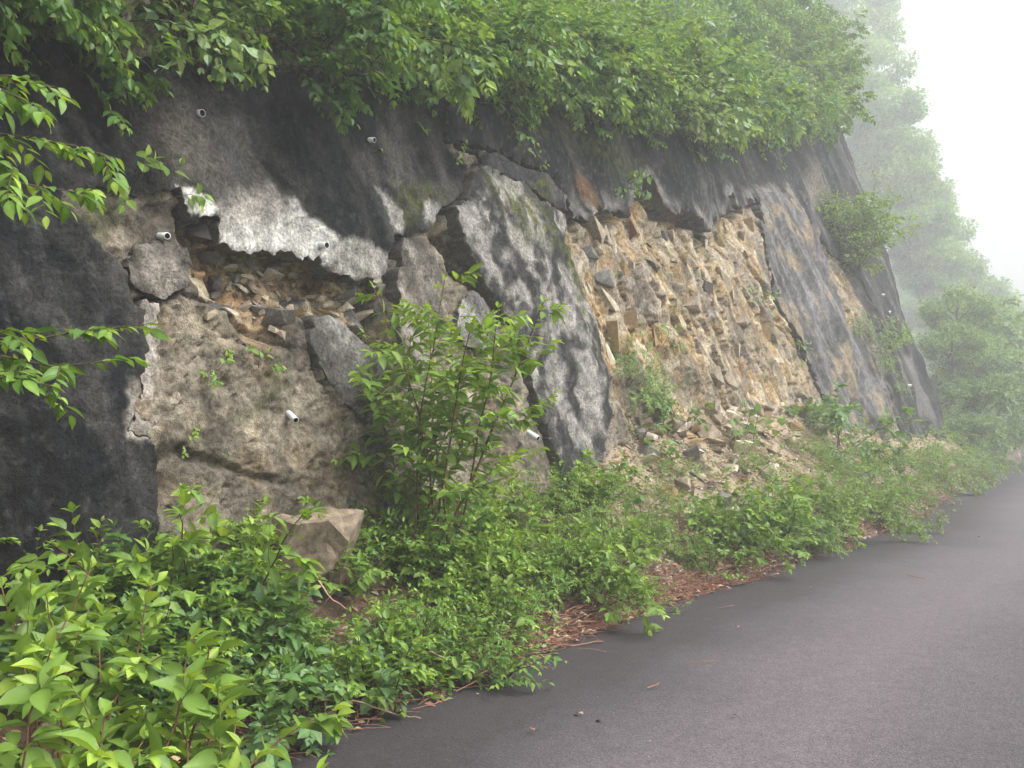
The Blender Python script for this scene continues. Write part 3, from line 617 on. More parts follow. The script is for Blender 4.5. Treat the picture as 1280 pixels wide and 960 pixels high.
G_MAT, G_DARK, G_YOUNG, G_BLUE, G_PURP = np.array([.145, .245, .042]), np.array([.075, .165, .034]), np.array([.27, .39, .06]), np.array([.15, .26, .105]), np.array([.26, .20, .21])
def grow(seed, stems=6, H=.8, spread=.6, arch=.15, bias=0.0, twigs=9, twigL=.35, t0=.25, sub=0, leafL=.07, asp=.45, gap=.55, phyl='opp', young=.15, cols=(G_DARK, G_MAT, G_YOUNG), droop=.15, up=1.0, stem_r=.007, wob=.14, top_leaf=True, hjit=.3, spacing=.08, round_=False):
    """returns stem polylines and leaf arrays, in local axes with the foot at the origin; bias leans it to +X"""
    rng = np.random.RandomState(seed); polys = []; LP, LA, LN, LL, LC = [], [], [], [], []
    def leaves(P, last=1.0, ystart=.7):
        seg = np.linalg.norm(np.diff(P, axis=0), axis=1); tot = seg.sum(); cum = np.concatenate([[0], np.cumsum(seg)])
        n = max(2, int(tot / (leafL * gap))); ph = rng.rand() * 6.28
        for i in range(n + 1):
            t = (i + .6) / (n + .6) if n else 1; t = min(t, 1)
            s = t * tot; p = np.array([np.interp(s, cum, P[:, k]) for k in range(3)])
            T = unit(np.array([np.interp(min(s + .02, tot), cum, P[:, k]) for k in range(3)]) - np.array([np.interp(max(s - .02, 0), cum, P[:, k]) for k in range(3)]))
            S = np.cross(T, [0, 0, 1.0]); S = unit(S + 1e-3); Bn = np.cross(S, T)
            if phyl == 'opp': th = [ph + (i % 2) * math.pi / 2 * (1 if abs(T[2]) > .6 else .25)]; th = [th[0] if abs(T[2]) > .6 else th[0] * .0 + (i % 2) * .5, ]; th = [th[0], th[0] + math.pi]
            elif phyl == 'spray': th = [0.0 + rng.normal(0, .3), math.pi + rng.normal(0, .3)] if i % 1 == 0 else [0]
            else: th = [(i * 2.4 + ph) if abs(T[2]) > .6 else (i % 2) * math.pi + rng.normal(0, .4)]
            if i == n and top_leaf: th = th + [None]
            for q in th:
                if rng.rand() < .08: continue
                if q is None: a = T + rng.normal(0, .15, 3)
                else:
                    sv = math.cos(q) * S + math.sin(q) * Bn
                    a = sv * .85 + T * (.45 + .5 * t) + rng.normal(0, .16, 3)
                a = a + np.array([0, 0, -droop * rng.uniform(.2, 1.8)])
                nn = np.array([0, 0, up]) + rng.normal(0, .32, 3) + T * .25
                l = leafL * rng.uniform(.7, 1.15) * (1 - .45 * max(0, t - ystart) / (1 - ystart + 1e-6) * last)
                yy = clamp01((t - ystart) / (1 - ystart)) * last * (rng.rand() < young * 4) + (rng.rand() < young * .3)
                c = cols[0] + (cols[1] - cols[0]) * rng.rand(); c = c + (cols[2] - c) * min(1, yy) * rng.uniform(.4, 1)
                LP.append(p); LA.append(a); LN.append(nn); LL.append(l); LC.append(c * rng.uniform(.8, 1.2))
    def branch(p, d, L, r, K, arch_, lev, out=None):
        P = [p]; dd = unit(d)
        for k in range(K):
            dd = unit(dd + rng.normal(0, wob, 3) + np.array([0, 0, -arch_ * (k + 1) / K]))
            P.append(P[-1] + dd * L / K)
        P = np.array(P); R = np.linspace(r, r * .35, len(P)); polys.append((P, R)); return P, R
    for s in range(stems):
        az = s * 2.4 + rng.rand() * .8; tl = spread * math.sqrt((s + .5) / stems) * rng.uniform(.7, 1.2)
        d = np.array([math.cos(az) * math.sin(tl) + bias * rng.uniform(.6, 1.3), math.sin(az) * math.sin(tl), math.cos(tl)])
        p0 = np.array([math.cos(az), math.sin(az), 0]) * spacing * math.sqrt((s + .3) / stems) * rng.uniform(.4, 1.4)
        Ls = H * rng.uniform(1 - hjit, 1.08)
        P, R = branch(p0 + np.array([0, 0, -.03]), d, Ls, stem_r * rng.uniform(.8, 1.3), 9, arch, 0)
        nt = max(1, int(twigs * rng.uniform(.7, 1.2)))
        for k in range(nt):
            t = t0 + (1 - t0) * (k + rng.rand() * .8) / nt; t = min(t, .97)
            i = t * (len(P) - 1); i0 = int(i); pp = P[i0] + (P[min(i0 + 1, len(P) - 1)] - P[i0]) * (i - i0)
            T = unit(P[min(i0 + 1, len(P) - 1)] - P[max(i0 - 1, 0)])
            a2 = k * 2.4 + rng.rand(); o = np.cross(T, [math.cos(a2), math.sin(a2), .2]); o = unit(o)
            td = unit(o * .95 + T * .55 + np.array([0, 0, .1]) + np.array([bias * .35, 0, 0]))
            tL = twigL * ((1.1 - .55 * t) if not round_ else (.45 + 1.0 * math.sin(math.pi * min(1, .12 + .88 * t) ** 1.3))) * rng.uniform(.55, 1.2)
            Q, _ = branch(pp, td, tL, R[i0] * .5, 5, arch * .7, 1)
            leaves(Q)
            for m in range(sub):
                j = 1 + int(rng.rand() * 3.9); o2 = unit(np.cross(unit(Q[j] - Q[j - 1]), [0, 0, 1.0]) + 1e-4) * (1 if m % 2 else -1)
                Q2, _ = branch(Q[j], unit(o2 + unit(Q[j] - Q[j - 1]) * .8 + rng.normal(0, .15, 3)), tL * rng.uniform(.35, .6), R[i0] * .3, 3, arch * .7, 2)
                leaves(Q2)
        leaves(P[int(len(P) * (.35 + .3 * rng.rand())):], 1.0, .6)
    return polys, (np.array(LP), unit(np.array(LA)), np.array(LN), np.array(LL), np.array(LC)), rng
PROTO_INFO = {}
def plant_meshes(name, seed, lod='mid', asp=.45, curl=.18, stem_col=(.11, .06, .04), twig_col=(.13, .13, .05), shade=False, **kw):
    polys, (LP, LA, LN, LL, LC), rng = grow(seed, **kw)
    big = [q for q in polys if q[1][0] > .0009]
    V, F, C = tube_batch(big, 5 if lod == 'near' else 3, stem_col, twig_col); sm = mesh_np(name + '_stems', V, F, [M['stem']], C)
    V, F, C = leaf_batch(LP, LA, LN, LL, LL * asp * rng.uniform(.85, 1.15, len(LL)), LC, lod, curl, rng=rng); lm = mesh_np(name + '_leaves', V, F, [M['leaf']], C, shade=shade)
    return sm, lm
def plant(name, meshes, loc, rz=0.0, sc=1.0, label=None, cat='shrub', group=None, tilt=0.0, part=('stems', 'foliage')):
    e = empty(name, tuple(loc), rz, sc); e.rotation_euler = (0, tilt, rz)
    tag(e, label, cat, group)
    obj(part[0], meshes[0], e); f = obj(part[1], meshes[1], e); f['kind'] = 'stuff'
    return e
# leaves one by one, for the plants close to the camera
def leaf_variants():
    out = {}
    for cl, (ca, cb) in dict(dark=(G_DARK, G_MAT), mature=(G_MAT * .8, G_MAT * 1.25), young=(G_YOUNG * .75, G_YOUNG * 1.15)).items():
        ms = []
        for k in range(5):
            r = np.random.RandomState(k + 11 * len(out)); z = np.zeros((1, 3))
            c = (ca + (cb - ca) * r.rand())[None]
            V, F, C = leaf_batch(z, np.array([[1., 0, 0]]), np.array([[0, 0, 1.]]), np.ones(1), np.ones(1), c, 'near', .12 + .14 * r.rand(), .25 + .35 * r.rand())
            V[:, 2] += .03 * np.sin(V[:, 0] * 9 + k) * np.abs(V[:, 1]) * 2; V[:, 1] += .02 * np.sin(V[:, 0] * 4 + k)
            ms.append(mesh_np('leaf_' + cl, V, F, [M['leaf']], C * (1, 1, 1), shade=True))
        out[cl] = ms
    return out
LEAFV = leaf_variants()
def leafy_plant(name, seed, loc, rz, label, asp=.5, cat='shrub', group=None, sc=1.0, maxleaf=300, stem_col=(.14, .07, .05), twig_col=(.16, .12, .05), **kw):
    polys, (LP, LA, LN, LL, LC), rng = grow(seed, **kw)
    e = empty(name, tuple(loc), rz, sc); tag(e, label, cat, group)
    V, F, C = tube_batch(polys, 6, stem_col, twig_col); obj('stems', mesh_np(name + '_stems', V, F, [M['stem']], C), e)
    nr = unit(LN - (LN * LA).sum(1, keepdims=True) * LA); sd = np.cross(nr, LA)
    order = np.arange(len(LP)); rng.shuffle(order)
    for i in order[:maxleaf]:
        br = LC[i][0] / max(LC[i][1], 1e-4)
        cl = 'young' if br > .625 else ('dark' if LC[i][1] < .12 else 'mature')
        o = bpy.data.objects.new('leaf', LEAFV[cl][rng.randint(5)]); COL.objects.link(o); o.parent = e
        L = LL[i]; W = L * asp * rng.uniform(.85, 1.15)
        o.matrix_local = Matrix(((*(LA[i] * L)[:1], sd[i][0] * W, nr[i][0] * L * .8, LP[i][0]), (LA[i][1] * L, sd[i][1] * W, nr[i][1] * L * .8, LP[i][1]), (LA[i][2] * L, sd[i][2] * W, nr[i][2] * L * .8, LP[i][2]), (0, 0, 0, 1)))
    rest = order[maxleaf:]
    if len(rest):
        V, F, C = leaf_batch(LP[rest], LA[rest], LN[rest], LL[rest], LL[rest] * asp, LC[rest], 'mid', rng=rng)
        f = obj('foliage', mesh_np(name + '_leaves', V, F, [M['leaf']], C), e); f['kind'] = 'stuff'
    return e

NO_AZ = math.atan2(NO[1], NO[0])
R = random.Random(5)
# --- kinds
BROW = [plant_meshes('brow%d' % k, 100 + k, 'mid', asp=[.5, .62, .45, .55, .7][k], stems=7, H=1.15, spread=.9, arch=.26, bias=.45, twigs=9, twigL=.62, t0=.25, sub=3, leafL=[.10, .115, .09, .10, .12][k], gap=.62, phyl=['spray', 'spray', 'alt', 'spray', 'alt'][k], young=.18, cols=[(G_DARK * .9, np.array([.125, .24, .065]), G_YOUNG * .9), (G_MAT * .8, np.array([.17, .28, .13]), G_YOUNG), (G_DARK * .9, np.array([.14, .25, .07]), G_YOUNG), (G_DARK * .8, np.array([.09, .185, .06]), G_YOUNG * .7), (G_BLUE * .8, np.array([.22, .32, .17]), np.array([.30, .40, .20]))][k], droop=.3, spacing=.25) for k in range(5)]
PURPLE = plant_meshes('pink_vine', 131, 'mid', asp=.8, stems=3, H=.9, spread=.9, arch=.3, bias=.6, twigs=4, twigL=.5, sub=1, leafL=.10, gap=.7, phyl='alt', young=.0, cols=(G_PURP, G_PURP * 1.2, G_BLUE), droop=.35)
def crown_meshes(name, seed, cols, lumps=30, per=170, leafL=.16):
    """broadleaf tree: trunk, limbs to leafy lumps spread through a rounded crown"""
    r = np.random.RandomState(seed); polys = [(np.array([[0, 0, -.4], [.03, 0, .6], [.0, .05, 1.3], [.05, 0, 2.1]]), np.array([.07, .06, .045, .02]))]
    pos, ax, nr, LL, CC = [], [], [], [], []
    for k in range(lumps):
        d = unit(r.normal(size=3)); q = d * r.uniform(.45, 1.0) ** .6 * np.array([1.35, 1.35, 1.25]) + np.array([0, 0, 1.75])
        t = min(.95, max(.2, (q[2] - .3) / 2.6)); st = np.array([.03 * t, .02, 2.0 * t])
        polys.append((np.array([st, st + (q - st) * .5 + np.array([0, 0, .12]), q]), np.array([.022, .013, .005])))
        rad = r.uniform(.30, .55); n = int(per * (rad / .42) ** 2); v = unit(r.normal(size=(n, 3))); v[:, 2] = v[:, 2] * .7 + .1
        pp = q + v * rad * r.uniform(.55, 1.08, (n, 1)); pos.append(pp)
        ax.append(unit(v * .7 + r.normal(0, .5, (n, 3)) + np.array([0, 0, -.35]))); nr.append(v * .5 + np.array([0, 0, .9]) + r.normal(0, .35, (n, 3)))
        LL.append(leafL * r.uniform(.6, 1.2, n)); c = cols[0] + (cols[1] - cols[0]) * r.rand(n, 1); c = c + (cols[2] - c) * (r.rand(n, 1) < .12) * .8; CC.append(c * r.uniform(.8, 1.2, (n, 1)) * r.uniform(.85, 1.15))
    V, F, C = tube_batch(polys, 5, (.10, .08, .06)); sm = mesh_np(name + '_trunk', V, F, [M['stem']], C)
    L = np.concatenate(LL); V, F, C = leaf_batch(np.concatenate(pos), np.concatenate(ax), np.concatenate(nr), L, L * .6, np.concatenate(CC), 'far', .2, .3, r)
    return sm, mesh_np(name + '_crown', V, F, [M['leaf']], C, shade=False)
TREE = [crown_meshes('tree%d' % k, 200 + k, [(G_MAT * .7, G_MAT * 1.1, G_YOUNG), (G_DARK * 1.2, G_BLUE * 1.1, G_YOUNG * .8), (G_MAT * .9, G_BLUE * 1.2, G_YOUNG)][k]) for k in range(3)]
SHRUB = [plant_meshes('shrub%d' % k, 300 + k, 'mid', asp=[.5, .55, .42, .6][k], stems=[9, 8, 10, 7][k], H=.62, spread=.85, arch=.12, twigs=7, twigL=.3, t0=.2, sub=1, leafL=[.075, .085, .07, .095][k], gap=.6, phyl=['opp', 'opp', 'alt', 'opp'][k], young=[.12, .2, .15, .1][k], cols=[(G_DARK, G_MAT, G_YOUNG), (G_MAT * .8, G_MAT * 1.2, G_YOUNG), (G_DARK * 1.2, G_MAT * 1.1, G_YOUNG), (G_DARK, G_BLUE, G_YOUNG * .8)][k], spacing=.2) for k in range(4)]
FINE = [plant_meshes('fine%d' % k, 400 + k, 'far', asp=.5, stems=12, H=.75, spread=.95, arch=.25, twigs=9, twigL=.34, t0=.15, sub=2, leafL=.042, gap=.62, phyl='spray', young=.12, cols=(G_MAT * .9, np.array([.13, .22, .05]), G_YOUNG), spacing=.25, stem_r=.004) for k in range(2)]
BROAD = [plant_meshes('broad%d' % k, 500 + k, 'lobe', asp=.85, stems=5, H=.42, spread=.9, arch=.2, twigs=4, twigL=.22, t0=.2, leafL=.10, gap=.8, phyl='alt', young=.1, cols=(G_MAT * .8, G_BLUE * 1.1, G_YOUNG * .9), spacing=.15) for k in range(2)]
SEED = [plant_meshes('seedling%d' % k, 600 + k, 'mid', asp=.6, stems=3, H=.16, spread=.9, arch=.2, twigs=2, twigL=.08, leafL=.055, gap=.7, phyl='alt', young=.1, cols=(G_MAT * .8, G_MAT * 1.2, G_YOUNG), spacing=.02, stem_r=.002) for k in range(2)]

# --- shrubs on the brow, hanging over the wall
SECT = [(-9, 'above the near black sheet'), (-.2, 'above the white-edged broken patch'), (1.5, 'above the black upright crack'), (2.6, 'above the forked crack'), (4.0, 'above the leaning streaked slab'), (5.6, 'above the rust-stained edge'), (7.6, 'above the jagged pale lip'), (10.5, 'above the ribbed grey slab'), (14, 'above the folded dark far end'), (18.5, 'at the fog-faded far end')]
def sect(u): return [s for a, s in SECT if u >= a][-1]
u = -3.2; i = 0
while u < 28.5:
    k = [0, 1, 2, 3, 0, 4, 1, 3][i % 8]
    p = hill_pt(u, R.uniform(.05, .35)); sc = R.uniform(.95, 1.25) * (.92 if u < 8 else 1.15)
    plant('overhanging_shrub', BROW[k], p, NO_AZ + R.uniform(-.7, .7), sc, 'leafy shrub hanging over the wall top ' + sect(u), 'shrub', 'shrubs on the wall brow ' + sect(u))
    u += R.uniform(.42, .66) * (1 if u < 8 else 1.45); i += 1
u = -3.5; i = 0
while u < 28.5:
    p = hill_pt(u, R.uniform(.8, 1.5)); sc = R.uniform(1.0, 1.4)
    plant('hillside_shrub', BROW[R.randrange(5)], p, NO_AZ + R.uniform(-1.0, 1.0), sc, 'taller shrub behind the brow shrubs ' + sect(u), 'shrub', 'second row of shrubs ' + sect(u))
    u += R.uniform(.7, 1.1) * (1 if u < 8 else 1.3); i += 1
for q, (uu, bb, sc, lab) in enumerate([(-.9, .12, .8, 'pinkish grey leaved vine trailing from the top left of the wall brow'), (.1, .1, .7, 'dusty pink leaved vine next to the white-edged patch on the brow'), (4.6, .1, .8, 'pinkish grey leaved vine above the moss-streaked sheet'), (7.4, .1, .9, 'pale grey leaved vine above the jagged lip')]):
    p = hill_pt(uu, bb) + NO * .35; p[2] += .12
    plant('trailing_vine', PURPLE, p, NO_AZ + q * .35 - .5, sc, lab, 'vine')
# --- trees on the hillside, fading into the fog
tr = [(3.5, 3.0, .9), (5.5, 2.6, .8), (7.0, 3.2, 1.0), (8.6, 2.0, .75), (10.2, 2.8, .95), (11.6, 1.6, .7), (12.6, 4.0, 1.2), (14.2, 2.2, .9), (15.6, 1.2, .7), (16.6, 3.6, 1.2), (18.2, 1.6, .85), (19.6, 3.2, 1.1), (21.0, 1.2, .8), (22.2, 2.6, 1.0), (23.6, 1.0, .75), (20.5, 6, 1.3), (17, 7, 1.4), (12, 7, 1.4), (24.5, 4.5, 1.1), (25.2, 1.0, .8), (26.6, 2.2, .9), (27.8, .8, .7), (26.2, 5.0, 1.2)]
for i, (uu, bb, sc) in enumerate(tr):
    plant('hillside_tree', TREE[i % 3], hill_pt(uu, bb), i * 1.7, sc, 'light green broadleaf tree on the hillside ' + sect(uu), 'tree', 'hillside trees ' + sect(uu), part=('trunk', 'crown'))
# --- beyond the far end of the wall
far = [(1204, 532, 30, .42), (1222, 542, 30, .42), (1245, 545, 31, .5), (1272, 548, 33, .5), (1290, 550, 35, .55), (1204, 490, 31.5, .55), (1226, 498, 32, .6), (1252, 505, 33, .65), (1280, 510, 35, .65), (1190, 440, 32, .7), (1208, 450, 33, .75), (1230, 460, 35, .8), (1255, 465, 37, .85), (1285, 470, 39, .9), (1178, 385, 33, .8), (1196, 400, 35, .85), (1215, 415, 37, .9), (1240, 425, 41, 1.0), (1270, 430, 44, 1.0), (1305, 440, 46, 1.1), (1160, 335, 33, .85), (1180, 350, 36, .95), (1206, 372, 39, 1.0), (1232, 395, 43, 1.0), (1330, 470, 42, 1.2), (1138, 280, 33, .9), (1158, 300, 37, 1.0), (1120, 235, 33, .9), (1136, 250, 38, 1.0), (1108, 190, 34, .9), (1122, 205, 39, 1.0), (1098, 140, 34, .95), (1085, 95, 36, 1.0), (1076, 50, 38, 1.0), (1066, 10, 40, 1.1), (1078, 170, 37, 1.0), (1092, 215, 36, .9), (1150, 320, 34, .8)]
FEET = []
for i, (px, py, dep, sc) in enumerate(far):
    if py < 400: dep, sc = dep * 2.1, sc * 2.1
    elif py < 480: dep, sc = dep * 1.15, sc * 1.2
    p = at_depth(px, py, dep); hgt = 3.3 * sc; base = p[2] - hgt * .45
    bushy = py > 480 or (i % 3 == 1 and py > 400)  # bushy ones are shrubs, made from the overhanging brow shrub meshes
    FEET.append((p[0], p[1], base + (.25 * hgt if bushy else 0) - (0 if bushy else -.25 * hgt)))
    plant('roadside_plant', BROW[i % 5] if bushy else TREE[i % 3], (p[0], p[1], base + (.25 * hgt if bushy else .0)), NO_AZ + .8 if bushy else i * 2.1, sc * (2.1 if bushy else 1.0), ('bushy shrub by the road bend past the wall end' if py > 490 else 'young tree or shrub on the overgrown slope past the wall end' if py > 395 else 'fog-dimmed tree behind the wall end'), 'tree', 'young trees past the wall end', part=('trunk', 'crown'))
def end_slope():
    # rising ground past the end of the wall and the spur behind it, under the trees there
    us = np.linspace(26, 60, 24); E = np.stack([np.interp(us, _es, _edge[:, 0]), np.interp(us, _es, _edge[:, 1]), np.full(24, -.5)], 1)
    C = np.concatenate([np.array(FEET), E]); gx, gy = np.meshgrid(np.linspace(9, 62, 90), np.linspace(24, 100, 110), indexing='ij')
    G = np.stack([gx.ravel(), gy.ravel()], 1); d = np.linalg.norm(G[:, None] - C[None, :, :2], axis=2) + .3
    wt = 1 / d ** 2.6; z = (wt * C[None, :, 2]).sum(1) / wt.sum(1) - .15
    z = z - .5 * np.maximum(0, d.min(1) - 5)
    ex = np.interp(G[:, 1], _edge[4:-2, 1], _edge[4:-2, 0]); z = np.where(G[:, 0] > ex - .8, np.minimum(z, -.5), z)
    z = np.maximum(z, -1.2) + .15 * fbm(G[:, 0] * .5, G[:, 1] * .5)
    uu = (G - B0[:2]) @ DU[:2]; bk = -((G - B0[:2]) @ NO[:2]); z = np.where((uu < 30.5) & (bk > -.5 + .10 * np.maximum(0, uu - 25.5) ** 2), np.minimum(z, 1.5), z)
    V = np.concatenate([G, np.maximum(z, -1.3)[:, None]], 1)
    tag(obj('far_bank', mesh_np('far_bank', V, grid_faces(90, 110), [M['soil']], np.tile(np.array([.06, .09, .035]), (len(V), 1)))), 'overgrown slope rising past the end of the wall', kind='structure')
end_slope()
def far_hill():
    g = np.linspace(0, 1, 40); X, Y = np.meshgrid(-10 + g * 155, 80 + g * 84, indexing='ij')
    crest = 26 * smooth(110, 5, X) + 6
    Z = -.3 + crest * smooth(79, 130, Y + (.12 * X - 6)) + 1.0 * fbm(X * .1, Y * .1)
    V = np.stack([X, Y, Z], -1).reshape(-1, 3)
    tag(obj('far_hill', mesh_np('far_hill', V, grid_faces(40, 40), [M['soil']], np.tile(np.array([.04, .07, .025]), (len(V), 1)))), 'wooded hill almost lost in the fog', kind='structure')
    rr = random.Random(3)
    for i in range(70):
        x = rr.uniform(34, 84); y = rr.uniform(80, 112)
        cz = 26 * float(smooth(110, 5, x)) + 6; z = -.3 + cz * float(smooth(79, 130, y + .12 * x - 6))
        plant('distant_tree', TREE[i % 3], (x, y, z - .3), i * 1.3, rr.uniform(1.6, 2.6), 'tree on the distant hill blurred by fog', 'tree', 'trees on the distant hill', part=('trunk', 'crown'))
far_hill()
# ------------------------------------------------------------------ plants on the bank
def bankp(px, py):
    p = bank_px(px, py); return p if p is not None else ground_px(px, py)
# the leafy bush in front of the leaning slab
pb = at_depth(535, 640, 7.0); pb[2] = bank_z(pb[0], pb[1])
leafy_plant('tall_bush', 701, pb, 0.4, 'tallest bush on the bank, bright green, standing before the leaning slab', asp=.42, maxleaf=300, stems=9, H=2.1, spread=.10, arch=-.02, wob=.09, round_=True, twigs=11, twigL=.36, t0=.2, sub=1, leafL=.135, gap=.5, phyl='opp', young=.2, cols=(G_MAT * .8, G_MAT * 1.25, G_YOUNG), droop=.3, stem_r=.009, spacing=.18)
# large-leaved plants in the near corner
fg = [(-1.60, 2.95, .95, 'large-leaved plant in the bottom left corner, leftmost of the near ones'), (-1.28, 2.95, .92, 'large-leaved plant with bright yellow-green tips, second from the left corner'), (-1.02, 3.1, .78, 'large-leaved plant leaning over the road edge in the near corner'), (-1.55, 3.4, 1.0, 'large-leaved plant behind the near corner ones, beside the black wall'), (-1.18, 3.45, .82, 'large-leaved plant below the tall light shrub, darker green'), (-1.42, 2.75, .72, 'lowest large-leaved plant at the very bottom edge of the picture'), (-.98, 2.85, .55, 'large-leaved plant at the bottom edge nearest the asphalt'), (-1.75, 3.7, 1.0, 'large-leaved plant at the left edge under the drooping boughs')]
for i, (x, y, hh, lab) in enumerate(fg):
    z = max(0.0, bank_z(x, y)) - .02
    leafy_plant('broadleaf_plant', 720 + i, (x, y, z), i * 1.1, lab, asp=.52, group='large-leaved plants in the near corner', stems=6, H=hh * .95, spread=.42, arch=.04, twigs=3, twigL=.2, t0=.45, leafL=.12, gap=.6, phyl='opp', young=.16, cols=(G_MAT * .8, G_MAT * 1.2, G_YOUNG), droop=.25, stem_r=.006, spacing=.22, hjit=.35)
# named shrubs: px, py of the foot, kind, scale, label
named = [(110, 770, SHRUB[1], .95, 'small round-leaved shrub against the foot of the black sheet'),
         (255, 800, SHRUB[1], 1.45, 'tall light green shrub left of the fallen slab'), (205, 815, SHRUB[3], 1.2, 'broad shrub behind the near corner plants'),
         (322, 862, SHRUB[0], .7, 'dark green shrub under the fallen slab'), (400, 884, SHRUB[0], .55, 'low dark shrub spilling onto the asphalt nearest the corner'),
         (478, 858, SHRUB[3], .75, 'low sprawling shrub at the road edge before the fallen slab'), (545, 838, SHRUB[0], .85, 'sprawling shrub reaching the fallen sticks'),
         (610, 800, SHRUB[2], .8, 'yellow-tipped shrub above the fallen sticks'), (500, 720, SHRUB[0], 1.0, 'dense shrub at the foot of the tallest bush'),
         (600, 735, SHRUB[1], .95, 'round shrub right of the tallest bush foot'), (690, 740, SHRUB[2], .95, 'leafy shrub beside the grass tuft'),
         (660, 660, FINE[0], 1.05, 'fine-leaved shrub against the foot of the leaning slab'), (735, 695, SHRUB[2], .95, 'spreading yellow-green shrub above the litter strip'),
         (800, 690, SHRUB[2], .8, 'spreading shrub at the left of the rubble scar'), (905, 668, FINE[1], .7, 'feathery shrub on the rubble scar'),
         (965, 670, SHRUB[1], 1.15, 'light green shrub right of the rubble scar'), (1000, 680, FINE[0], 1.0, 'drooping fine-leaved shrub touching the road'),
         (1040, 650, FINE[1], 1.25, 'large feathery shrub at the road edge'), (1095, 640, FINE[0], 1.25, 'rounded feathery shrub bulging over the road'),
         (1043, 555, SHRUB[3], 1.6, 'big-leaved bright shrub standing high on the bank by the ribbed slab'), (1120, 600, FINE[1], 1.4, 'feathery shrub before the far stone heap'),
         (1165, 595, FINE[0], 1.5, 'fine-leaved shrub at the far bend of the bank'), (1205, 585, FINE[1], 1.5, 'last feathery shrub before the wall end'),
         (930, 545, BROAD[0], 1.4, 'broad-leaved plant high on the rubble by the ochre face'), (800, 560, BROAD[1], 1.3, 'broad-leaved plant right of the leaning slab foot')]
for i, (px, py, kd, sc, lab) in enumerate(named):
    plant('bank_shrub', kd, bankp(px, py) - [0, 0, .04], i * 2.3, sc * (.95 if px < 940 else 1.15 if px < 1090 else 1.2), lab)
# low growth between them
bare = [[(760, 500), (1010, 488), (1000, 570), (950, 640), (900, 690), (820, 680), (790, 600)], [(690, 775), (820, 690), (990, 690), (960, 740), (760, 800)], [(335, 670), (420, 665), (440, 770), (350, 770)], [(740, 500), (800, 495), (820, 540), (760, 590)], [(880, 490), (1000, 488), (960, 540), (890, 530)]]
veg = [[(40, 900), (300, 920), (640, 850), (700, 780), (960, 690), (1160, 640), (1240, 590), (1185, 545), (1060, 535), (1000, 505), (850, 510), (760, 590), (600, 640), (420, 690), (200, 740), (40, 780)]]
clear = [(305, 735), (455, 725), (470, 850), (330, 880)]
marks = [(90, 800, 'at the foot of the black sheet'), (230, 830, 'behind the near corner plants'), (330, 870, 'under the fallen slab'), (440, 860, 'at the near road edge'), (470, 760, 'right of the fallen slab'), (560, 840, 'above the pale stem on asphalt'), (560, 740, 'below the tallest bush'), (650, 790, 'by the fallen sticks'), (660, 690, 'below the leaning slab'), (740, 720, 'by the litter strip'), (780, 640, 'right of the leaning slab foot'), (850, 670, 'below the rubble scar'), (880, 560, 'on top of the rubble scar'), (960, 620, 'right of the rubble scar'), (960, 530, 'near the square boulder'), (1040, 590, 'below the bright big-leaved shrub'), (1050, 660, 'at the far road edge'), (1110, 560, 'before the far stone heap'), (1180, 580, 'near the road bend')]
kinds = [('mid-sized leafy shrub', SHRUB), ('broad-leaved weed', BROAD), ('fine-leaved weed', FINE)]
rr = random.Random(12)
for zone, cnt in ((0, 46), (1, 48)):
    n = tries = 0
    while n < cnt and tries < 6000:
        tries += 1
        px, py = (rr.uniform(40, 720), rr.uniform(600, 920)) if zone == 0 else (rr.uniform(720, 1230), rr.uniform(500, 790)); P = np.array([[px, py]])
        if not pin(P, veg[0])[0] or pin(P, clear)[0] or (rr.random() < .9 and any(pin(P, b)[0] for b in bare)): continue
        p = bankp(px, py)
        kn, ks = kinds[rr.choice([0, 0, 0, 1] if zone == 0 else [0, 0, 1, 2, 2])]
        mk = min(marks, key=lambda m: math.hypot(m[0] - px, (m[1] - py) * 1.5))[2]
        sc = rr.uniform(.6, .95) * (1.15 if zone else 1) * (.75 if kn.startswith('fine') else 1)
        plant('bank_weed' if 'weed' in kn else 'bank_shrub', rr.choice(ks), p - [0, 0, .03], rr.uniform(0, 6.3), sc, kn + ' ' + mk, 'shrub' if 'shrub' in kn else 'weed', 'growth ' + mk); n += 1
# --- plants growing out of the slope face
def wall_plant(px, py, kd, sc, lab, name='wall_seedling', cat='plant', off=.05, tilt=.9):
    u, h = uh(px, py); p = face(u, h, w_low(u, h) + off)
    plant(name, kd, p, NO_AZ, sc, lab, cat, tilt=tilt)
wall_plant(272, 458, SEED[0], 1.2, 'round-leaved seedling on the brown mortar, left of two'); wall_plant(325, 455, SEED[1], 1.3, 'small seedling on the mortar just under the cavity')
wall_plant(258, 476, SEED[1], .8, 'tiny seedling under the round-leaved one'); wall_plant(232, 552, SEED[0], .8, 'tiny seedling low on the brown mortar')
wall_plant(835, 428, SEED[1], 2.6, 'leafy seedling in the middle of the ochre face'); wall_plant(788, 480, FINE[0], .8, 'feathery plant at the foot of the ochre face', 'wall_plant')
wall_plant(960, 378, SEED[0], 2.6, 'seedling on the crack left of the ribbed slab'); wall_plant(935, 372, SEED[1], 2.0, 'seedling high on the ochre face'); wall_plant(995, 440, SEED[0], 2.4, 'seedling low on the crack by the ribbed slab')
wall_plant(1080, 428, FINE[1], 1.2, 'feathery plant on the lower edge of the ribbed slab', 'wall_plant'); wall_plant(1115, 425, SHRUB[1], .9, 'small bush on the dark far sheet', 'wall_plant')
wall_plant(1118, 492, SHRUB[2], .6, 'small plant above the far stone heap', 'wall_plant'); wall_plant(205, 240, SEED[1], 2.2, 'sprig growing from the crack beside the white patch'); wall_plant(160, 225, SEED[0], 2.0, 'thin sprig on the crack left of the white patch')
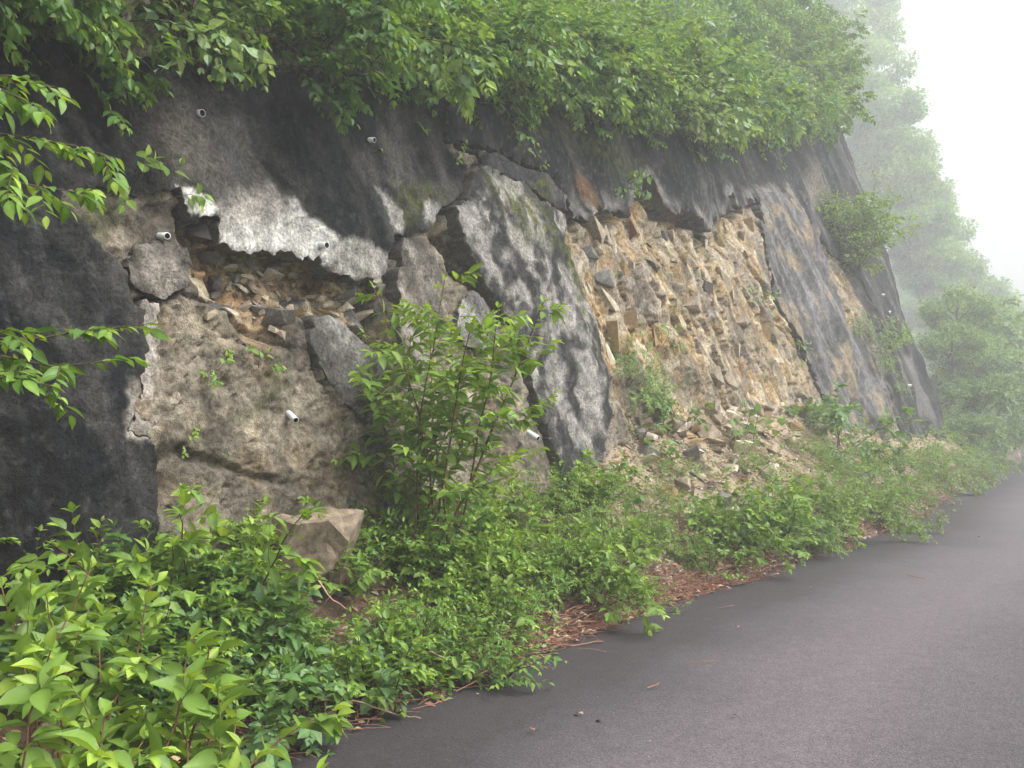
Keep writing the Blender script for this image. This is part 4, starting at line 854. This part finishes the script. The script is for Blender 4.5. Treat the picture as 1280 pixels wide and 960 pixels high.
wall_plant(575, 190, SEED[0], 1.2, 'seedling in the forked crack'); wall_plant(660, 205, SEED[1], 1.4, 'seedling in the upper long crack')
wall_plant(975, 205, SEED[1], 2.4, 'pale seedling on the upper sheet'); wall_plant(775, 235, BROAD[1], .9, 'thin vine shoot dangling at the dark recess', off=.1, tilt=2.0)
# sapling rooted in the face near the far end
u, h = uh(1062, 345); p = face(u, h, w_low(u, h) + .15)
sap = plant_meshes('sapling', 640, 'mid', asp=.45, stems=9, H=2.6, spread=.45, arch=.04, bias=.12, round_=True, twigs=13, twigL=.75, t0=.1, sub=3, leafL=.15, gap=.5, phyl='alt', young=.18, cols=(G_MAT * .8, G_MAT * 1.2, G_YOUNG), stem_r=.015, spacing=.1, droop=.3)
plant('wall_sapling', sap, p, NO_AZ + .5, 1.0, 'light green sapling growing out of the slope face near its far end', 'tree', part=('trunk', 'crown'))
# --- tree at the left whose boughs reach into the picture
def left_tree():
    root = empty('overhanging_tree', (-3.0, 3.2, 0.2)); tag(root, 'tree at the left edge reaching drooping boughs before the black sheet', 'tree')
    rng = np.random.RandomState(9); base = np.array([-3.0, 3.2, .2])
    tp = [(np.array([[0, 0, -.1], [.05, .05, .8], [.0, .1, 1.6], [.08, .15, 2.4], [.1, .1, 3.2]]), np.array([.06, .055, .045, .035, .02]))]
    V, F, C = tube_batch(tp, 8, (.10, .085, .07)); obj('trunk', mesh_np('trunk', V, F, [M['stem']], C), root)
    ends = [((.0, .1, 1.9), (70, 110, 3.6), .30), ((.03, .12, 2.0), (150, 195, 3.7), .20), ((.0, .1, 1.7), (110, 245, 3.5), .22), ((.05, .12, 2.2), (40, 130, 3.4), .3), ((.03, .1, 1.9), (20, 215, 3.3), .3),
            ((.0, .1, 1.3), (130, 455, 3.6), .10), ((.0, .1, 1.3), (185, 412, 3.8), .08), ((.0, .1, 1.25), (60, 480, 3.4), .12), ((.0, .1, 1.3), (20, 420, 3.4), .1)]
    for q, (st, (ex, ey, dp), rise) in enumerate(ends):
        a = np.array(st); b = at_depth(ex, ey, dp) - base; n = 9
        P = np.array([a + (b - a) * t + np.array([0, 0, rise * math.sin(math.pi * t)]) for t in np.linspace(0, 1, n)]) + np.concatenate([np.zeros((1, 3)), rng.normal(0, .015, (n - 1, 3))])
        polys = [(P, np.linspace(.012, .002, n))]
        LPs = []
        for k in range(14 if q < 5 else 9):
            t = (.38 if q < 5 else .5) + (.62 if q < 5 else .5) * (k + rng.rand()) / 14 if q < 5 else .5 + .5 * (k + rng.rand()) / 9
            t = min(t, 1); i = t * (n - 1); i0 = min(int(i), n - 2); p = P[i0] + (P[i0 + 1] - P[i0]) * (i - i0); T = unit(P[i0 + 1] - P[i0])
            S = unit(np.cross(T, [0, 0, 1.])) * (1 if k % 2 else -1)
            L = rng.uniform(.12, .30) * (1.15 - .5 * t); dd = unit(S * .8 + T * .7 + rng.normal(0, .25, 3)); Q = [p]
            for j in range(4): dd = unit(dd + np.array([0, 0, -.12]) + rng.normal(0, .08, 3)); Q.append(Q[-1] + dd * L / 4)
            polys.append((np.array(Q), np.linspace(.003, .001, 5))); LPs.append(np.array(Q))
        LPs.append(P[-4:])
        pos, ax, nr, LL, CC = [], [], [], [], []
        for Q in LPs:
            nn = 7
            for j in range(nn + 1):
                t = j / nn * (len(Q) - 1); i0 = min(int(t), len(Q) - 2); p = Q[i0] + (Q[i0 + 1] - Q[i0]) * (t - i0); T = unit(Q[i0 + 1] - Q[i0])
                S = unit(np.cross(T, [0, 0, 1.])) * (1 if j % 2 else -1)
                a = unit(S * .8 * (j < nn) + T * .7 + np.array([0, 0, -.25 * rng.rand()]) + rng.normal(0, .12, 3))
                yng = rng.rand() < .12 + .25 * (j >= nn - 1)
                pos.append(p); ax.append(a); nr.append(np.array([0, 0, 1.]) + rng.normal(0, .3, 3)); LL.append(rng.uniform(.055, .095) * (.7 if yng else 1)); CC.append((G_YOUNG * .9 if yng else G_DARK + (G_MAT * 1.1 - G_DARK) * rng.rand()) * rng.uniform(.8, 1.2))
        V, F, C = tube_batch(polys, 5, (.09, .07, .05)); bo = obj('bough', mesh_np('bough', V, F, [M['stem']], C), root)
        V, F, C = leaf_batch(np.array(pos), np.array(ax), np.array(nr), np.array(LL), np.array(LL) * .46, np.array(CC), 'near', .2, .3, rng)
        f = obj('foliage', mesh_np('bough_leaves', V, F, [M['leaf']], C, shade=True), bo); f['kind'] = 'stuff'
left_tree()
# ------------------------------------------------------------------ stones, pipes, sticks, litter
ROCKCOL = dict(ochre=(.32, .225, .12), pale=(.46, .405, .31), rust=(.25, .14, .065), grey=(.19, .178, .165), dark=(.085, .078, .072), sand=(.33, .275, .205))
def rock_mesh(seed, dims, col, npts=13, detail=0, name='stone'):
    r = np.random.RandomState(seed); bm = bmesh.new()
    P = r.uniform(-1, 1, (npts, 3)); P = P / np.maximum(np.abs(P).max(1, keepdims=True), 1e-3) * r.uniform(.72, 1.0, (npts, 1))
    for p in P: bm.verts.new(tuple(p * np.array(dims) * .5))
    bmesh.ops.convex_hull(bm, input=bm.verts[:]); bmesh.ops.delete(bm, geom=[v for v in bm.verts if not v.link_faces], context='VERTS')
    if detail:
        bmesh.ops.subdivide_edges(bm, edges=bm.edges[:], cuts=detail, use_grid_fill=True)
        for v in bm.verts:
            c = v.co; k = .10 * min(dims) * mnoise.fractal(Vector(c) * (3.0 / max(dims)) + Vector((seed, 0, 0)), .7, 2.1, 4); v.co += c.normalized() * k
    bmesh.ops.triangulate(bm, faces=bm.faces[:])
    me = bpy.data.meshes.new(name); bm.to_mesh(me); bm.free(); me.materials.append(M['stone'])
    n = len(me.vertices); c = np.array(col)[None] * r.uniform(.75, 1.25, (n, 1)); set_col(me, np.clip(c, .02, .7))
    return me
KEYS = ['ochre', 'pale', 'rust', 'grey', 'sand', 'dark']
ROCKS = {k: [rock_mesh(10 * i + j, d, ROCKCOL[k], 10 + j) for j, d in enumerate([(1, .75, .6), (1, .6, .38), (1, .8, .3), (1, .5, .45), (1, .9, .7)])] for i, k in enumerate(KEYS)}
_rf = rock_face.data; _nv = len(_rf.vertices); _co = np.empty(_nv * 3, np.float32); _rf.vertices.foreach_get('co', _co); _co = _co.reshape(-1, 3)
_pl = np.empty(len(_rf.polygons) * 4, np.int32); _rf.polygons.foreach_get('vertices', _pl)
FACEB = BVHTree.FromPolygons(_co.tolist(), _pl.reshape(-1, 4).tolist())
def face_px(px, py):
    d = Vector(ray(px, py)).normalized(); hit = FACEB.ray_cast(Vector(CAM), d); return (np.array(hit[0]), np.array(hit[1])) if hit[0] else (None, None)
RR = random.Random(77)
def stone(parent, p, size, key, rot=None, j=None, name='stone'):
    o = bpy.data.objects.new(name, ROCKS[key][RR.randrange(5) if j is None else j]); COL.objects.link(o); o.parent = parent
    o.location = tuple(p); o.rotation_euler = rot or (RR.uniform(-.5, .5), RR.uniform(-.5, .5), RR.uniform(0, 6.3))
    s = size; o.scale = (s * RR.uniform(.85, 1.15), s * RR.uniform(.8, 1.2), s * RR.uniform(.8, 1.2)); return o
# blocks jammed in the cavity under the white lip
big = [(338, 345, .24, 'pale', 0), (300, 362, .15, 'pale', 1), (262, 322, .20, 'grey', 2), (285, 336, .12, 'pale', 2), (372, 352, .17, 'ochre', 3), (250, 292, .20, 'dark', 4), (322, 388, .13, 'grey', 0), (430, 368, .30, 'grey', 1), (452, 392, .26, 'sand', 2), (400, 372, .12, 'sand', 0), (268, 352, .13, 'dark', 4), (310, 330, .15, 'grey', 1), (345, 402, .28, 'grey', 2), (285, 390, .14, 'pale', 3), (368, 392, .15, 'ochre', 1), (356, 330, .10, 'pale', 4), (388, 350, .16, 'ochre', 4), (414, 395, .12, 'pale', 4), (300, 408, .14, 'ochre', 1), (262, 395, .12, 'sand', 3), (470, 372, .16, 'ochre', 0), (330, 372, .10, 'pale', 1)]
for px, py, s, k, j in big:
    p, n = face_px(px, py); stone(rock_face, p + NO * s * .12, s, k, j=j)
for i in range(60):
    px, py = RR.uniform(242, 484), RR.uniform(300, 440)
    if not pin(np.array([[px, py]]), P_HOLE1)[0]: continue
    p, n = face_px(px, py); s = RR.uniform(.07, .15); stone(rock_face, p + NO * s * .1, s, RR.choice(['pale', 'sand', 'ochre', 'pale', 'sand', 'grey']))
for i in range(85):
    t = RR.random(); px = 240 + 180 * t; py = 350 + RR.uniform(-25, 45) + 25 * t
    if not pin(np.array([[px, py]]), P_HOLE1)[0] and RR.random() < .8: continue
    p, n = face_px(px, py); stone(rock_face, p, RR.uniform(.03, .085), RR.choice(['pale', 'ochre', 'sand', 'grey', 'sand', 'pale']))
# blocks standing proud of the ochre rockfall scar
slabs = [(742, 288, .55, 'sand', 2), (768, 312, .45, 'pale', 1), (752, 300, .4, 'grey', 2), (790, 285, .3, 'rust', 0), (835, 300, .4, 'dark', 3), (842, 300, .3, 'sand', 1), (815, 330, .35, 'grey', 2), (905, 350, .5, 'pale', 2), (890, 365, .5, 'dark', 3), (915, 372, .35, 'pale', 1), (780, 345, .4, 'ochre', 0), (760, 380, .45, 'pale', 4), (765, 420, .45, 'ochre', 4), (880, 300, .35, 'grey', 2), (860, 340, .3, 'pale', 0), (930, 300, .4, 'sand', 1)]
for px, py, s, k, j in slabs:
    p, n = face_px(px, py); stone(rock_face, p - NO * s * .16, s, k, (RR.uniform(-.3, .3), .9 + RR.uniform(-.3, .3), TH * -1 + 1.57 + RR.uniform(-.5, .5)), j)
cnt = 0
while cnt < 38:
    px, py = RR.uniform(705, 1000), RR.uniform(250, 500)
    if not pin(np.array([[px, py]]), P_OCHRE)[0]: continue
    p, n = face_px(px, py); s = RR.uniform(20, 42) * p[1] / 1200
    stone(rock_face, p - NO * s * .22, s, RR.choice(['sand', 'ochre', 'grey', 'pale', 'sand', 'ochre']), (RR.uniform(-.25, .25), .95 + RR.uniform(-.25, .25), 1.57 - TH + RR.uniform(-.4, .4)), RR.choice([0, 1, 4])); cnt += 1
cnt = 0
while cnt < 50:
    px, py = RR.uniform(700, 1040), RR.uniform(230, 520)
    if not pin(np.array([[px, py]]), P_OCHRE)[0]: continue
    p, n = face_px(px, py); dp = p[1]
    stone(rock_face, p - NO * .03, RR.uniform(5, 15) * dp / 1200, RR.choice(['ochre', 'pale', 'ochre', 'grey', 'rust', 'sand', 'sand', 'grey']), (RR.uniform(-.5, .5), .8 + RR.uniform(-.5, .5), RR.uniform(0, 6.3))); cnt += 1
# stones on the bank
zones = [([(775, 515), (1000, 498), (990, 560), (950, 640), (880, 660), (810, 610)], 130, (8, 32), 'scar'), ([(745, 495), (800, 492), (830, 545), (760, 600)], 60, (5, 22), 'slab'), ([(870, 492), (1010, 488), (1000, 520), (900, 540)], 60, (7, 24), 'top'),
         ([(1095, 500), (1165, 520), (1160, 545), (1100, 540)], 40, (5, 22), 'heap'), ([(1040, 560), (1160, 590), (1165, 620), (1060, 600)], 25, (5, 16), 'edge'), ([(800, 690), (980, 680), (960, 720), (800, 740)], 25, (3, 9), 'litter'), ([(395, 655), (470, 650), (460, 700), (400, 690)], 12, (6, 22), 'near')]
sc_ = 0
for poly, n, (a, b), z in zones:
    A = np.array(poly); k = 0
    while k < n and sc_ < 290:
        px, py = RR.uniform(A[:, 0].min(), A[:, 0].max()), RR.uniform(A[:, 1].min(), A[:, 1].max())
        if not pin(np.array([[px, py]]), poly)[0]: continue
        p = bank_px(px, py); k += 1; sc_ += 1
        if p is None: continue
        s = (a + (b - a) * RR.random() ** 2) * p[1] / 1200 * 1.3
        stone(bank, p + UP * s * .10, s, RR.choice(['pale', 'sand', 'ochre', 'sand', 'pale', 'grey', 'ochre']))
# rubble too small to pick apart
def rubble():
    r = np.random.RandomState(3); Vs, Fs, Cs, off = [], [], [], 0
    base = np.array([(1, 1, 1), (-1, -1, 1), (-1, 1, -1), (1, -1, -1), (.3, -.9, .8), (-.8, .4, .9)]) * .5; fc = np.array([(0, 3, 2), (0, 2, 5), (5, 2, 1), (1, 4, 0), (4, 3, 0), (1, 2, 3), (1, 3, 4), (0, 5, 1)])
    spots = []
    for poly, n, a, z in zones:
        A = np.array(poly)
        for _ in range(n * 8):
            px, py = r.uniform(A[:, 0].min(), A[:, 0].max()), r.uniform(A[:, 1].min(), A[:, 1].max())
            if pin(np.array([[px, py]]), poly)[0]:
                q = bank_px(px, py)
                if q is not None: spots.append(q)
    uu = np.concatenate([r.uniform(4.2, 24, 9000), r.uniform(-2, 5, 1500)]); ss = r.uniform(.05, 1.0, len(uu))
    spots += list(bank_pt(uu, ss))
    for p in spots:
        if True:
            q = base * r.uniform(.014, .065) * (1, .8, .5); ang = r.rand() * 6.3; c, s = math.cos(ang), math.sin(ang)
            q = q @ np.array([[c, s, 0], [-s, c, 0], [0, 0, 1]]) + p; Vs.append(q); Fs.append(fc + off); off += 6
            col = np.array(ROCKCOL[['pale', 'sand', 'ochre', 'sand', 'grey'][r.randint(5)]]) * r.uniform(.7, 1.1); Cs.append(np.tile(col, (6, 1)))
    o = obj('rubble', mesh_np('rubble', np.concatenate(Vs), np.concatenate(Fs), [M['stone']], np.concatenate(Cs), shade=False), bank); o['kind'] = 'stuff'
rubble()
# boulders one can single out
def boulder(name, px, py, dims, col, seed, label, rot=(0, 0, 0), cat='rock', on='bank', lift=.3, detail=2, npts=14):
    p = bank_px(px, py) if on == 'bank' else None
    if p is None: p = ground_px(px, py)
    o = obj(name, rock_mesh(seed, dims, ROCKCOL[col] if isinstance(col, str) else col, npts, detail, name)); o.location = tuple(p + UP * dims[2] * lift); o.rotation_euler = rot
    tag(o, label, cat); return o
boulder('fallen_slab', 388, 745, (.56, .36, .80), (.20, .158, .115), 3, 'large fallen mortar slab leaning on the bank left of the tallest bush', (.55, .1, .55), 'rock', lift=.3, npts=26, detail=4)
boulder('fallen_slab', 362, 690, (.26, .12, .12), (.50, .48, .45), 31, 'small white-faced slab lying on top of the large fallen slab', (.2, .3, .4), 'rock', lift=.9)
boulder('rock', 422, 672, (.12, .09, .16), 'sand', 5, 'upright pointed ochre stone right of the fallen slab', lift=.4, detail=0)
boulder('rock', 437, 687, (.11, .09, .07), 'ochre', 6, 'small squared ochre stone beside the pointed one', lift=.4, detail=0)
boulder('rock', 958, 548, (.42, .3, .5), (.36, .26, .18), 7, 'square brownish boulder on top of the rubble bank', (.1, .3, .6), lift=.35)
boulder('rock', 1022, 540, (.3, .2, .16), 'pale', 8, 'pale block right of the square boulder', lift=.4)
boulder('rock', 1148, 525, (.7, .5, .6), 'sand', 9, 'tallest stone of the far heap under the dark sheet', (.2, .3, .2), lift=.4)
boulder('rock', 1124, 500, (.45, .35, .16), 'sand', 10, 'flat stone topping the far heap', lift=.9)
boulder('rock', 1124, 510, (.4, .3, .16), 'pale', 11, 'flat stone second from the top of the far heap', lift=.8)
boulder('rock', 1262, 578, (.85, .6, .75), (.42, .34, .28), 12, 'largest roadside boulder at the right picture edge', (.1, .1, .3), on='road', lift=.4)
boulder('rock', 1243, 574, (.75, .55, .5), 'sand', 13, 'roadside boulder left of the largest one', on='road', lift=.4)
boulder('rock', 1212, 578, (.6, .5, .4), 'grey', 14, 'greyish boulder among weeds near the road bend', on='road', lift=.4)
boulder('rock', 1150, 618, (.34, .28, .22), 'pale', 15, 'pale stone at the road edge by the bulging shrub', on='road', lift=.4)
boulder('rock', 1128, 602, (.3, .25, .2), 'sand', 16, 'sandy stone just behind the pale roadside stone', lift=.4)
for i, (px, py, s, lab) in enumerate([(1190, 631, .10, 'brown stone lying alone on the asphalt far up the road'), (597, 868, .02, 'tiny pale pebble on the asphalt below the sticks'), (1170, 632, .05, 'small pebble on the asphalt beside the roadside shrub')]):
    p = ground_px(px, py, .006); o = obj('pebble', ROCKS[['sand', 'pale', 'sand'][i]][i], None, tuple(p + UP * s * .25)); o.scale = (s, s, s); tag(o, lab, 'stone')
# weep pipes in the lining
def pipe(px, py, r, L, lab, tilt=-.12, az=0.0, off=.07):
    u, h = uh(px, py); p = face(u, h, w_low(u, h) + off)
    d = unit(NO * math.cos(az) + DU * math.sin(az) + UP * tilt); e = empty('drain_pipe', tuple(p)); tag(e, lab, 'pipe', 'drain pipes in the wall')
    a = unit(np.cross(d, UP)); b = np.cross(a, d); k = 20; an = np.arange(k) * 2 * math.pi / k; ring = np.cos(an)[:, None] * a + np.sin(an)[:, None] * b
    V = np.concatenate([ring * r - d * .08, ring * r + d * L, ring * r * .82 + d * L, ring * r * .82 - d * .02])
    i = np.arange(k); j = (i + 1) % k
    F = np.concatenate([np.stack([i + m * k, j + m * k, j + (m + 1) * k, i + (m + 1) * k], 1) for m in (0, 1)])
    obj('tube', mesh_np('tube', V, F, [M['pipe']]), e)
    F2 = np.stack([i + 2 * k, j + 2 * k, j + 3 * k, i + 3 * k], 1); cap = np.arange(3 * k, 4 * k)[None]
    obj('bore', mesh_np('bore', V * 1.0, [F2, cap], [M['pipein']]), e)
pipe(199, 296, .022, .04, 'white drain pipe stub on the brown patch left of the cavity', az=-.1, off=.03); pipe(360, 522, .022, .04, 'white drain pipe stub low on the brown mortar', tilt=-.5, az=-.2, off=.05); pipe(461, 176, .022, .02, 'white drain pipe end high on the near sheet', az=.1)
pipe(655, 545, .028, .05, 'white drain pipe low right of the tallest bush', tilt=-.5, off=.14); pipe(247, 143, .026, .004, 'dark drain hole near the top of the black sheet'); pipe(396, 308, .026, .02, 'drain pipe end at the right of the white lip', off=.09)
pipe(1099, 369, .035, .07, 'small drain pipe on the dark far sheet, upper'); pipe(1131, 482, .035, .07, 'small drain pipe on the dark far sheet, lower'); pipe(1142, 364, .035, .07, 'rightmost small drain pipe on the dark far sheet')
# fallen sticks and trailing stems
def stick(pts, r, lab, col=(.17, .10, .075), name='fallen_stick', zs=None):
    P = np.array([ground_px(x, y, z) if True else 0 for (x, y), z in zip(pts, zs or [.015] * len(pts))])
    t = np.linspace(0, len(P) - 1, len(P) * 4); P = np.stack([np.interp(t, np.arange(len(P)), P[:, k]) for k in range(3)], 1); P += np.random.RandomState(len(lab)).normal(0, r * .5, P.shape)
    V, F, C = tube_batch([(P, np.linspace(r, r * .5, len(P)))], 6, col); o = obj(name, mesh_np(name, V, F, [M['stem']], C)); tag(o, lab, 'stick')
stick([(660, 804), (700, 808), (755, 801)], .012, 'thick dead stick lying on the asphalt edge', (.19, .12, .09)); stick([(640, 824), (668, 820), (695, 816)], .006, 'thin stick just below the thick one')
stick([(648, 800), (670, 800), (690, 799)], .014, 'short splintered stick behind the thick one', (.30, .17, .09)); stick([(500, 812), (540, 815), (570, 828), (580, 842)], .006, 'arched bare stem looping over the low shrubs', (.30, .22, .15), zs=[.2, .22, .14, .01])
stick([(400, 875), (450, 878), (490, 892), (528, 897)], .006, 'pale stem running out onto the asphalt', (.32, .24, .17), zs=[.16, .10, .03, .012]); stick([(540, 858), (580, 850), (640, 828)], .008, 'brown stem along the road edge under the shrubs', (.25, .16, .11))
stick([(365, 790), (400, 760), (424, 732)], .006, 'straight pinkish stem before the fallen slab', (.42, .28, .22), zs=[.25, .4, .55]); stick([(345, 955), (350, 920), (347, 895)], .005, 'thin red stem of a sprout at the near road edge', (.30, .14, .10), name='red_stem', zs=[.02, .12, .25])
stick([(395, 720), (410, 745), (432, 760)], .006, 'crooked pink stem lying across the fallen slab', (.40, .25, .20), zs=[.6, .5, .42])
def litter():
    r = np.random.RandomState(8); polys = []; pos, ax, nr, LL, CC = [], [], [], [], []
    Z = [([(700, 782), (820, 720), (990, 690), (975, 722), (860, 752), (740, 796), (650, 820)], 1500), ([(300, 950), (460, 880), (640, 820), (700, 780), (640, 790), (420, 850), (300, 900)], 500), ([(820, 580), (930, 640), (960, 700), (860, 700)], 300), ([(1000, 690), (1150, 650), (1150, 640), (1010, 670)], 150)]
    spots = []
    for poly, n in Z:
        A = np.array(poly)
        for _ in range(n * 3):
            px, py = r.uniform(A[:, 0].min(), A[:, 0].max()), r.uniform(A[:, 1].min(), A[:, 1].max())
            if not pin(np.array([[px, py]]), poly)[0]: continue
            p = bank_px(px, py); g = ground_px(px, py)
            q = g if p is None or p[2] < 0 else p; spots.append(q + UP * (r.rand() ** 2 * .09 if n > 1000 else 0))
    uu = np.concatenate([r.uniform(-3, 5, 2600), r.uniform(4, 18, 2200)]); s1 = np.where(r.rand(len(uu)) < .5, r.uniform(.1, 1, len(uu)), r.uniform(.8, 1.06, len(uu)))
    spots += list(np.maximum(bank_pt(uu, s1), [-1e9, -1e9, .004]))
    ue = r.uniform(-2, 16, 45); pe = bank_pt(ue, np.ones(len(ue))); pe = pe + NO * (r.rand(len(ue), 1) ** 2 * 1.6); pe[:, 2] = .008; spots += list(pe)
    for p in spots:
        if True:
            a = r.rand() * 6.3; d = np.array([math.cos(a), math.sin(a), r.uniform(-.05, .2)])
            if r.rand() < .5:
                L = r.uniform(.06, .28); s = np.array([-d[1], d[0], 0]) * r.normal(0, .15)
                polys.append((np.array([p + [0, 0, .008], p + d * L * .5 + s * L + [0, 0, .015], p + d * L + [0, 0, .008]]), np.array([.003, .0025, .0015]) * r.uniform(.6, 1.4)))
            else:
                pos.append(p + [0, 0, .01]); ax.append(unit(d)); nr.append(np.array([0, 0, 1.]) + r.normal(0, .5, 3)); LL.append(r.uniform(.03, .075)); CC.append(np.array([[.24, .12, .075], [.32, .20, .12], [.16, .08, .06], [.36, .27, .19]][r.randint(4)]))
    V, F, C = tube_batch(polys, 3, (.26, .13, .09)); V2, F2, C2 = leaf_batch(np.array(pos), np.array(ax), np.array(nr), np.array(LL), np.array(LL) * .5, np.array(CC), 'far', .3, .3, r)
    o = obj('dead_leaf_litter', mesh_np('litter', np.concatenate([V, V2]), [F[0]] + [f + len(V) for f in F2], [M['stem']], np.concatenate([C, C2]), shade=False))
    tag(o, 'reddish brown dead twigs and leaves along the road edge', 'litter', kind='stuff')
litter()
def grass(px, py, sc, lab, seed):
    r = np.random.RandomState(seed); n = 16; e = empty('grass_tuft', tuple(bankp(px, py))); tag(e, lab, 'grass')
    for i in range(n):
        a = r.rand() * 6.3; L = sc * r.uniform(.5, 1.0); t = np.linspace(0, 1, 7); lean = r.uniform(.15, .6)
        P = np.stack([math.cos(a) * lean * L * t ** 1.6, math.sin(a) * lean * L * t ** 1.6, L * (t - .35 * lean * t ** 2.5)], 1); wd = .006 * (1 - t ** 2) + .0006; S = np.array([-math.sin(a), math.cos(a), 0])
        V = np.concatenate([P - S * wd[:, None], P + S * wd[:, None] + [0, 0, .001]]); k = np.arange(6)
        obj('blade', mesh_np('blade', V, np.stack([k, k + 1, k + 8, k + 7], 1), [M['leaf']], np.tile(np.array([.13, .24, .06]) * r.uniform(.8, 1.2), (14, 1))), e)
grass(690, 735, .55, 'tuft of long grass blades among the shrubs in mid bank', 1); grass(400, 700, .3, 'small grass tuft beside the pointed ochre stone', 2)
for i, (px, py, s, lab) in enumerate([(440, 850, .34, 'grass tuft at the near road edge among low shrubs'), (618, 790, .32, 'grass tuft just above the fallen sticks'), (868, 705, .36, 'grass tuft behind the litter heap'), (1010, 655, .42, 'grass tuft at the far road edge'), (290, 850, .4, 'grass tuft behind the near corner plants'), (700, 610, .4, 'grass tuft at the foot of the leaning slab'), (930, 520, .4, 'grass tuft on top of the rubble bank')]): grass(px, py, s, lab, 20 + i)
# ------------------------------------------------------------------ haze
def build_haze():
    x0, x1, y0, y1, z0, z1 = -41, 151, -26, 166, -1.9, 54
    V = [(x, y, z) for x in (x0, x1) for y in (y0, y1) for z in (z0, z1)]
    F = [(0, 1, 3, 2), (4, 6, 7, 5), (0, 4, 5, 1), (2, 3, 7, 6), (0, 2, 6, 4), (1, 5, 7, 3)]
    me = bpy.data.meshes.new('haze'); me.from_pydata(V, [], F); me.update()
    m, n, o = mat('haze_air')
    pv = N(n, 'ShaderNodeVolumePrincipled'); pv.inputs['Color'].default_value = (.84, .865, .89, 1); pv.inputs['Density'].default_value = HAZE_DENSITY
    pv.inputs['Anisotropy'].default_value = 0.25
    n.links.new(pv.outputs[0], o.inputs['Volume']); me.materials.append(m)
    tag(obj('haze', me), 'pale mountain fog filling the air', kind='stuff')
build_haze()

# ------------------------------------------------------------------ labels: things alike are told apart by their order in the view
def order_labels():
    ordw = ['leftmost', 'second from left', 'third from left', 'fourth from left', 'fifth from left', 'sixth from left', 'seventh from left', 'eighth from left', 'ninth from left', 'tenth from left']
    byl = {}
    for o in COL.objects:
        if o.parent is None and 'label' in o and 'category' in o: byl.setdefault(o['label'], []).append(o)
    for lab, os_ in byl.items():
        if len(os_) < 2: continue
        os_.sort(key=lambda o: o.location.x / max(.1, o.location.y))
        for i, o in enumerate(os_):
            o['label'] = lab + ', ' + (ordw[i] if i < 10 else '%dth from left' % (i + 1))
order_labels()
